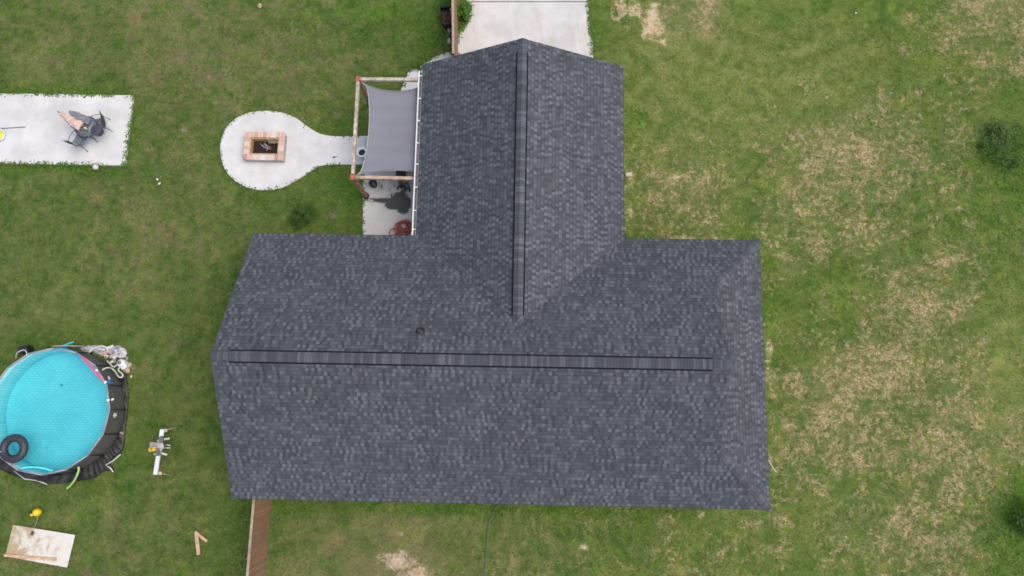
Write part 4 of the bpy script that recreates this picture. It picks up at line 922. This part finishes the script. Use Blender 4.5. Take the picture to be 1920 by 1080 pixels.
def sheet():
    pts = [(150, 653), (165, 648), (185, 648), (205, 650), (222, 648), (235, 654), (237, 668), (228, 672), (216, 660), (200, 662), (190, 668), (175, 660), (160, 660)]
    P = [at(u, v, .02) for u, v in pts]; c = sum(P, Vector()) / len(P); vs = [(c.x, c.y, .12)]; n = len(P); K = 5
    for r in range(1, K + 1):
        for p in bez(P + [P[0]], 3)[:-1]:
            q = c + (p - c) * (r / K); vs.append((q.x + random.uniform(-.02, .02), q.y + random.uniform(-.02, .02), (.02 if r == K else .05 + random.uniform(0, .10))))
    M_ = n * 3; fs = [[0, 1 + k, 1 + (k + 1) % M_] for k in range(M_)]
    for r in range(K - 1): fs += [[1 + r * M_ + k, 1 + (r + 1) * M_ + k, 1 + (r + 1) * M_ + (k + 1) % M_, 1 + r * M_ + (k + 1) % M_] for k in range(M_)]
    ob = solo(MB().add(vs, fs), 'plastic_sheet', mat('grey_white_sheet', (.52, .51, .52), .5, .35, 4), 'crumpled greyish-white plastic sheet at the top right of the pool', 'plastic sheet', (c.x, c.y, 0)); md = ob.modifiers.new('thick', 'SOLIDIFY'); md.thickness = .006
sheet()
stick('pvc_pipe', 'bent white pipe lying on the plastic sheet above the pool', 'pipe', [(165, 664, .30), (172, 655, .25), (190, 648, .2), (199, 651, .2), (204, 660, .2)], .024, pw)
stick('pvc_pipe', 'long thin pale pole lying along the outside of the top pool rim', 'pipe', [(98, 649, .9), (125, 648.5, .7), (158, 649, .3)], .02, mat('grey_pole', (.5, .5, .5), .5))
for k, (u, v, r, col, w_) in enumerate([(196, 663, .13, (.60, .42, .34), 'peach stone under the bent white pipe'), (205, 655, .12, (.62, .46, .40), 'pinkish stone on the plastic sheet'), (199, 671, .10, (.34, .20, .14), 'reddish-brown stone touching the pool wall'), (223, 664, .11, (.42, .32, .25), 'brown stone between the square tub and the pump'), (214, 676, .12, (.38, .31, .25), 'brown stone left of the pump'), (243, 684, .12, (.58, .46, .33), 'sandy stone right of the pump'), (238, 694, .13, (.50, .38, .27), 'tan stone below the pump'), (246, 706, .06, (.70, .62, .52), 'small pale stone in the bare soil right of the pump'), (209, 668, .09, (.60, .58, .62), 'pale grey stone beside the square tub'), (230, 660, .09, (.40, .36, .33), 'grey-brown stone at the corner of the plastic sheet'), (238, 672, .08, (.48, .38, .31), 'tan stone above the pump motor'), (228, 812, .09, (.46, .32, .25), 'reddish stone at the right edge of the black tarp')]):
    p = at(u, v, r * .4); solo(MB().rock((p.x, p.y, r * .4), r, None, .7), 'stone', mat('stone_%d' % k, col, .9, .3, 10), w_, 'stone', (p.x, p.y, 0), 'stones beside the pool pump')
# ladder top and dark crate beyond the upper-left rim
for k, (u, v, rr, sz, cl) in enumerate([(207, 651, .4, (.26, .12, .05), (.70, .68, .68)), (216, 668, .9, (.20, .14, .12), (.74, .73, .74)), (200, 667, -.3, (.16, .10, .08), (.66, .52, .45)), (231, 668, .2, (.22, .08, .05), (.62, .60, .60)), (190, 655, -.2, (.30, .07, .04), (.68, .68, .70)), (219, 655, 1.1, (.18, .13, .08), (.30, .28, .28)), (209, 679, .7, (.16, .10, .06), (.72, .72, .70))]):
    p = at(u, v, .15); solo(MB().box((p.x, p.y, .15), sz, rr, None, None, .012), 'hardware_scrap', mat('scrap_%d' % k, cl, .6, .2, 9), ['long white trim piece on the plastic sheet above the pool pump', 'white fitting beside the grey-white tub', 'peach-coloured fitting on top of the pool wall stones', 'pale bar at the top right of the pool gear', 'white strip lying along the plastic sheet', 'dark grey block on the plastic sheet behind the tub', 'white fitting left of the pump above the hoses'][k], 'scrap', (p.x, p.y, .02), 'pool gear heaped by the pump')
def ladder():
    c = at(42, 660, .4); t = thing('pool_crate', 'dark crate with a pale wire handle outside the upper left of the pool', 'crate', (c.x, c.y, 0)); MB().box((c.x, c.y + .1, .22), (.34, .28, .42), .3, None, None, .02).build('body', mat('black_plastic', (.02, .02, .02), .5), t)
    MB().tube(bez([at(30, 672, .9), at(32, 662, 1.1), at(45, 656, 1.15), at(50, 664, 1.1), at(38, 673, .95)], 5), .014, 6).build('handle', pw, t)
ladder()

# ---------------------------------------------------------------- mitre saw stand
def saw():
    z = .86; a, b = at(304.5, 805, z), at(291.5, 890, z); d = (b - a).normalized(); s = Vector((-d.y, d.x, 0)); c = (a + b) / 2
    wm = mat('stand_white', (.74, .75, .74), .45, .08); gm_ = mat('stand_grey', (.17, .17, .19), .5, metal=.3); lt = mat('aluminium_leg', (.42, .48, .42), .4, .1, 5, .4)
    t = thing('saw_stand', 'white metal folding saw stand with splayed legs standing on the west lawn', 'saw stand', (c.x, c.y, 0))
    MB().bar(a, b, .15, .06).build('beam', wm, t)
    for (u, v, fu, fv) in ((309, 807, 340, 799), (299, 887, 328, 893)):
        p = at(u, v, z - .04); q = at(fu, fv, .02); MB().tube([p, q], .02, 8).build('leg', lt, t); e = p - Vector((.18, 0, 0)); MB().tube([e, Vector((e.x - .25, q.y, .02))], .02, 8).build('leg', lt, t)
        p = at(u + 1.5, v, z); MB().box(tuple(p), (.12, .12, .08), .1, None, None, .015).build('work_support', mat('orange_cream', (.62, .46, .30), .6), t)
    for (u, v, fu, fv) in ((306, 824, 318, 822), (300, 849, 313, 852.5)):
        m = MB(); m.bar(at(u, v, z + .02), at(fu, fv, z - .2), .07, .03); m.bar(at(u, v, z + .02), at(u - 11, v + 3, z - .1), .07, .03); m.build('bracket', mat('bracket_cream', (.58, .60, .50), .5), t)
        MB().box(tuple(at(u - 3.5, v, z + .07)), (.16, .22, .10), .25, None, None, .02).build('clamp', gm_, t)
    m_ = thing('mitre_saw', 'yellow and grey mitre saw mounted on the white saw stand', 'saw', at(297, 838, z + .03))
    MB().lathe(at(299, 837, z + .06), [(0, -.02), (.17, -.02), (.17, .03), (0, .035)], 24).build('turntable', mat('saw_cream', (.55, .50, .46), .5), m_)
    for dv in (-4.5, -1, 2.5): MB().bar(at(281, 835 + dv, z + .2), at(301, 836 + dv, z + .2), .035, .035).build('slide_rail', mat('pale_steel', (.60, .57, .55), .4), m_)
    mb = MB().box(tuple(at(286, 842.5, z + .3)), (.26, .15, .18), .15, None, None, .04); mb.build('motor', mat('saw_yellow', (.78, .50, .02), .5, .12), m_)
    MB().lathe(at(284, 842, z + .4), [(0, 0), (.045, 0), (.045, .01), (0, .01)], 14).build('motor_cap', mat('saw_orange', (.45, .20, .02), .5), m_)
    q = Matrix.Rotation(math.pi / 2, 3, 'X'); MB().lathe(at(294, 841, z + .22), [(0, -.006), (.13, -.006), (.13, .006), (0, .006)], 24, M=q).build('blade', mat('blade_brown', (.25, .16, .13), .4), m_)
    h = MB(); 
    A, B, C2, D2 = at(309, 834, z), at(319.5, 835, z), at(319, 840, z), at(309, 839.5, z); h.tube([A, B, C2, D2], .018, 6, closed=True); h.build('side_handle', wm, m_)
    MB().box(tuple(at(314, 837.3, z - .02)), (.14, .06, .03)).build('side_handle_grip', mat('black_plastic', (.02, .02, .02), .5), m_)
saw()

# ---------------------------------------------------------------- plywood, boards, yellow tool
def plywood():
    P = [at(u, v, .05) for u, v in ((24.5, 984), (141, 1003), (126, 1064), (10, 1043))]; c = sum(P, Vector()) / 4
    t = NT('spattered_plywood'); v = t.obj(); n1 = t.noise(v, 1.3, 5, .6, .8); n2 = t.noise(v, 9, 4, .6)
    sp = t.n('ShaderNodeSeparateXYZ'); t.set(sp.inputs[0], v); px_ = t.math('ADD', t.math('MULTIPLY', sp.outputs[0], .16), t.math('ADD', t.math('MULTIPLY', n1, .8), t.math('MULTIPLY', t.noise(v, 7, 5, .7), .25)))
    wv = t.noise(t.obj(), 3, 3)
    base = t.mix(n2, (.38, .28, .155, 1), (.50, .39, .24, 1)); pale = t.mix(n2, (.60, .55, .45, 1), (.78, .76, .70, 1))
    cc = t.mix(t.sstep(px_, .38, .54), base, pale); cc = t.mix(t.math('MULTIPLY', t.sstep(t.noise(v, 2.2, 5, .7), .54, .64), .45), cc, base); cc = t.mix(t.math('MULTIPLY', t.sstep(t.noise(v, 5, 4, .7), .6, .68), .6), cc, (.30, .21, .13, 1))
    t.set(t.b.inputs['Base Color'], cc); t.b.inputs['Roughness'].default_value = .8
    m = MB().prism([(p.x, p.y) for p in P], .04, .058); solo(m, 'plywood_sheet', t.m, 'sheet of plywood spattered with white paint lying at the bottom left', 'plywood', (c.x, c.y, .04))
    wd_ = mat('fresh_pine', (.58, .36, .22), .8, .2, 5, col2=(.66, .45, .30))
    a, b = at(8, 1041, .08), at(106, 1049, .08); solo(MB().bar(a, b, .10, .04), 'pine_board', wd_, 'long pine board lying along the lower edge of the plywood', 'board', (a + b) / 2, 'loose pine boards on the west lawn')
    a, b = at(368, 998, .03), at(372.5, 1040, .03); solo(MB().bar(a, b, .13, .04), 'pine_board', wd_, 'longer of the two pine boards forming a V on the grass', 'board', (a + b) / 2, 'loose pine boards on the west lawn')
    a, b = at(366, 997, .075), at(388, 1015, .075); solo(MB().bar(a, b, .09, .04), 'pine_board', wd_, 'shorter slanting one of the two pine boards forming a V', 'board', (a + b) / 2, 'loose pine boards on the west lawn')
    c = at(67, 961, .2); c.z = 0; k = thing('work_lamp', 'bright yellow power tool in the grass just above the plywood', 'power tool', c); ym_ = mat('tool_yellow', (.85, .60, .01), .45, .08)
    MB().lathe(c, [(.12, .02), (.15, .08), (.14, .20), (.08, .27), (0, .28)], 18, sx=1.0, sy=.95).build('body', ym_, k); MB().box((c.x - .15, c.y - .07, .12), (.15, .13, .14), .3, None, None, .02).build('side_housing', ym_, k)
    MB().tube([(c.x - .12, c.y - .03, .2), (c.x - .30, c.y - .0, .12)], [.04, .03], 8).build('nozzle', mat('black_plastic', (.02, .02, .02), .5), k)
    cd = bez([at(70, 968, .15), at(70, 975, .05), at(66, 985, .06), at(62, 993, .07), at(60, 1001, .07)], 8); solo(MB().tube(cd, .013, 6), 'power_cord', mat('grey_cord', (.25, .32, .29), .6), 'thin grey-green cord running from the yellow tool onto the plywood', 'cord', at(68, 980, .05))
    p = at(60.5, 1000, .08); solo(MB().box((p.x, p.y, .078), (.10, .14, .035), -.3, None, None, .01), 'plug', mat('brown_plug', (.07, .05, .045), .6), 'small dark plug at the end of the cord on the plywood', 'plug', (p.x, p.y, .06))
plywood()
solo(MB().tube(bez([at(931, 949, .03), at(922, 968, .03), at(916, 985, .03), at(914, 1010, .03), at(912, 1040, .03), at(909, 1075, .03), at(908, 1110, .03)], 6), .014, 6), 'garden_hose', mat('green_hose', (.07, .14, .13), .5), 'thin dark green hose running down the lawn from the south eave', 'hose', at(914, 1010, .03))
solo(MB().tube(bez([at(1440.5, 862, .04), at(1446, 872, .04), at(1451, 880, .03), at(1457, 886, .03)], 5), .016, 6), 'stick', mat('white_stick', (.62, .60, .56), .7), 'crooked pale stick on the ground by the east eave', 'stick', at(1448, 875, .03))
def black_cart():
    c = at(836, 28, .5); c.z = 0
    t = thing('garden_tote', 'black open tote full of brown debris standing against the driveway fence', 'tote', c); P = [at(u, v, .55) for u, v in ((824, 12), (846, 10), (846, 43), (833, 47), (827, 40))]
    n = len(P); Bt = [Vector((c.x + (p.x - c.x) * .85, c.y + (p.y - c.y) * .85, .03)) for p in P]; In = [Vector((c.x + (p.x - c.x) * .88, c.y + (p.y - c.y) * .88, .55)) for p in P]; Fl = [Vector((c.x + (p.x - c.x) * .85, c.y + (p.y - c.y) * .85, .30)) for p in P]
    vs = Bt + P + In + Fl; fs = [list(range(n))]
    for r in range(3): fs += [[r * n + k, r * n + (k + 1) % n, (r + 1) * n + (k + 1) % n, (r + 1) * n + k] for k in range(n)]
    MB().add(vs, fs).build('tub', mat('black_plastic', (.02, .02, .02), .5), t)
    MB().add([p + Vector((0, 0, .0)) for p in Fl], [list(range(n))]).build('debris', mat('brown_debris', (.10, .055, .04), .9, .6, 9), t)
    for k in range(7):
        p = c + Vector((random.uniform(-.12, .18), random.uniform(-.28, .15), .33)); MB().rock(p, .06, None, .7).build('clod', mat('clod_brown', (.16, .09, .07), .9, .5, 9), t)
    for k, (u, v, w_, cl) in enumerate(((843, 56, 'small pale brick below the black tote by the driveway fence', (.5, .43, .36)), (842, 66, 'dark brown brick leaning on the foot of the driveway fence', (.18, .11, .08)), (843, 77, 'small pale grey scrap at the foot of the driveway fence', (.45, .44, .42)))):
        p = at(u, v, .05); solo(MB().box((p.x - .03, p.y, .05), (.12, .22, .08), random.uniform(-.3, .3), None, None, .01), 'brick', mat('brick_%d' % k, cl, .9, .2, 10), w_, 'brick', (p.x, p.y, 0))
black_cart()

# ---------------------------------------------------------------- vegetation
t = NT('leaf_green'); a = t.attr('tint', 'Color'); t.set(t.b.inputs['Base Color'], t.mix(t.sstep(t.noise(t.obj(), 5, 3), .3, .7), t.mix(1.0, a, (.8, .8, .75, 1), 'MULTIPLY'), a)); t.b.inputs['Roughness'].default_value = .75; t.b.inputs['Specular IOR Level'].default_value = .25
LEAF = t.m
def leafmesh(name, P, size, cols, parent=None, flat=.5):
    """P: (n,3) leaf centres; each leaf a bent pair of triangles"""
    n = len(P); a = rng.uniform(0, 2 * np.pi, n); el = rng.uniform(-flat, flat, n) ; s = size * rng.uniform(.6, 1.3, n)
    d = np.stack([np.cos(a) * np.cos(el), np.sin(a) * np.cos(el), np.sin(el)], 1); w = np.stack([-np.sin(a), np.cos(a), rng.uniform(-.4, .4, n)], 1)
    v = np.empty((n, 4, 3)); v[:, 0] = P; v[:, 1] = P + d * s[:, None] * .5 + w * s[:, None] * .28; v[:, 2] = P + d * s[:, None]; v[:, 3] = P + d * s[:, None] * .5 - w * s[:, None] * .28
    me = bpy.data.meshes.new(name); me.vertices.add(n * 4); me.vertices.foreach_set('co', v.ravel()); me.loops.add(n * 4); me.loops.foreach_set('vertex_index', np.arange(n * 4, dtype=np.int32)); me.polygons.add(n); me.polygons.foreach_set('loop_start', np.arange(0, n * 4, 4, dtype=np.int32)); me.update(calc_edges=True)
    ca = me.color_attributes.new('tint', 'FLOAT_COLOR', 'CORNER'); c = np.ones((n, 4, 4)); c[:, :, :3] = cols[:, None, :]; ca.data.foreach_set('color', c.ravel().astype(np.float32))
    me.materials.append(LEAF); o = bpy.data.objects.new(name, me); COL.objects.link(o)
    if parent: o.parent = parent; o.location = -Vector(parent.location)
    return o
def shrub(name, label, u, v, R_, H_, n, c1, c2, lean=(0, 0), leaf=.07, zc=None):
    p = at(u, v, H_ * .6); b = Vector((p.x, p.y, 0)); t = thing(name, label, 'shrub' if name == 'shrub' else 'plant', b)
    nc = max(6, int(R_ * 22)); cc = []
    for k in range(nc):
        a = random.uniform(0, 6.283); r = R_ * math.sqrt(random.random()) * .85; cc.append((b.x + r * math.cos(a), b.y + r * math.sin(a), H_ * (1 - .6 * (r / R_) ** 2) * random.uniform(.45, 1), random.uniform(.16, .34) * max(R_, .5)))
    cc = np.array(cc); idx = rng.integers(0, nc, n); g = rng.normal(0, .5, (n, 3)); P = cc[idx, :3] + g * cc[idx, 3:4]; P[:, 2] = np.maximum(P[:, 2], .03)
    mixv = (rng.random(nc)[idx] * .6 + rng.random(n) * .4)[:, None]; cols = np.array(c1) * (1 - mixv) + np.array(c2) * mixv
    leafmesh('foliage', P, leaf, cols, t)
    st = MB(); 
    for k in range(min(nc, 9)): st.tube([b + Vector((random.uniform(-.04, .04), random.uniform(-.04, .04), 0)), Vector((b.x * .5 + cc[k, 0] * .5, b.y * .5 + cc[k, 1] * .5, cc[k, 2] * .55)), Vector(cc[k, :3])], [.018, .012, .005], 5)
    st.build('stems', mat('twig', (.10, .07, .045), .9), t)
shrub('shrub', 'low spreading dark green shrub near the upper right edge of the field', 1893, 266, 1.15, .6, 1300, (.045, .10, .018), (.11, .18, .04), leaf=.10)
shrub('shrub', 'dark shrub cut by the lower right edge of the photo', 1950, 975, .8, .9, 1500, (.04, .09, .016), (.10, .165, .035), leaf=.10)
shrub('shrub', 'low dark bush in the grass just above the house roof, west of the patio', 566, 402, .55, .6, 1500, (.025, .06, .010), (.08, .14, .02), leaf=.08)
shrub('weed_clump', 'bright green weed clump between the driveway fence and the driveway', 866, 22, .40, .5, 2600, (.04, .11, .012), (.10, .22, .03), leaf=.08)
shrub('weed_clump', 'rank green weeds at the top-left corner of the garage wall', 783, 122, .22, .3, 500, (.06, .12, .015), (.12, .20, .03), leaf=.06)
# grass: short tufts over the lawn and long tufts along the slab edges
def inside(poly, x, y):
    r = np.zeros(len(x), bool); P = np.array(poly); n = len(P)
    for k in range(n):
        xa, ya_ = P[k]; xb, yb_ = P[(k + 1) % n]; cnd = ((ya_ > y) != (yb_ > y)); 
        with np.errstate(divide='ignore', invalid='ignore'): r ^= cnd & (x < (xb - xa) * (y - ya_) / (yb_ - ya_ + 1e-12) + xa)
    return r
def grass():
    n = 170000; x = rng.uniform(-22.5, 22.5, n); y = rng.uniform(-9, 16.5, n)
    u, v = to_px(x, y); dry = bilin(u, v); bare = blobs(u, v, BARE); lush_shade = blobs(u, v, LUSH_SHADE); mown = blobs(u, v, MOWN)
    keep = rng.random(n) < np.clip(.75 - dry * .6 + lush_shade * .6 - bare * 1.2 - mown * .5, .04, 1)
    for poly, mg in ((DRIVE, 1.015), (SIDEW, 1.04), (FIREP, 1.045), (PATIO, 1.012), (BACKP, 1.03)):
        P_ = np.array(poly); m0 = P_.mean(0); keep &= ~inside((m0 + (P_ - m0) * mg).tolist(), x, y)
    keep &= ~((x > X0) & (x < X1) & (y > Y0) & (y < Y1)); keep &= ~((x > GX0) & (x < GX1) & (y > Y1 - .1) & (y < GY))
    keep &= ((x - pc.x) ** 2 + (y - pc.y) ** 2 > (PR + .05) ** 2)
    pl = [at(u_, v_, .05) for u_, v_ in ((24.5, 984), (141, 1003), (126, 1064), (10, 1043))]; keep &= ~inside([(p.x, p.y) for p in pl], x, y)
    x, y, lush_shade, dry, mown = x[keep], y[keep], lush_shade[keep], dry[keep], mown[keep]; n = len(x)
    h = rng.uniform(.0, .03, n) + lush_shade * .03
    k = rng.random((n, 1)); c = np.array([.062, .116, .020]) * (1 - k) + np.array([.138, .205, .044]) * k
    c = np.where((rng.random((n, 1)) < (.06 + dry[:, None] * .22)), np.array([.19, .17, .085]) * (.6 + .6 * k), c); c = c * (1 - .0 * lush_shade[:, None]); c = np.where(lush_shade[:, None] > .5, c * np.array([.8, 1.15, .6]), c)
    c = np.where(mown[:, None] > .4, c * np.array([1.25, 1.1, 1.1]), c)
    P = np.stack([x, y, h - .01], 1); leafmesh('grass', P, .07, c, None, .7)['kind'] = 'stuff'
    # edges
    pts = []
    for poly, dens, rg in ((DRIVE[1:-1], 60, .07), (SIDEW, 25, .05), (FIREP, 8, .04), (PATIO, 45, .06), (BACKP[1:4], 30, .045), ([(p[0], p[1]) for p in ((x0 + .3, y0 + .3), (x1 - .3, y0 + .3))], 40, .25)):
        closed = poly is SIDEW or poly is FIREP or poly is PATIO
        for k in range(len(poly) - (0 if closed else 1)):
            a = np.array(poly[k]); b = np.array(poly[(k + 1) % len(poly)]); L_ = np.linalg.norm(b - a); m_ = rng.poisson(L_ * dens) 
            s = rng.random((m_, 1)); pts.append(np.column_stack([a + (b - a) * s + rng.normal(0, rg * .45, (m_, 2)), np.full(m_, rg)]))
    E0 = np.concatenate(pts); ph = np.sin(E0[:, 0] * 2.3) * np.sin(E0[:, 1] * 2.1 + E0[:, 0] * 1.1) + .5 * np.sin(E0[:, 0] * 5 + E0[:, 1] * 4)
    E0 = E0[ph > rng.uniform(-1.6, .9, len(E0))]; E_ = np.repeat(E0, 5, axis=0); E_ = E_[:, :2] + rng.normal(0, .045, (len(E_), 2))
    n = len(E_); k = np.repeat(rng.random((len(E0), 1)), 5, axis=0) * .5 + rng.random((n, 1)) * .5; c = np.array([.05, .12, .014]) * (1 - k) + np.array([.12, .22, .035]) * k
    P = np.column_stack([E_, rng.uniform(.055, .075, n)]); leafmesh('edge_grass', P, .075, c, None, .5)['kind'] = 'stuff'
grass()
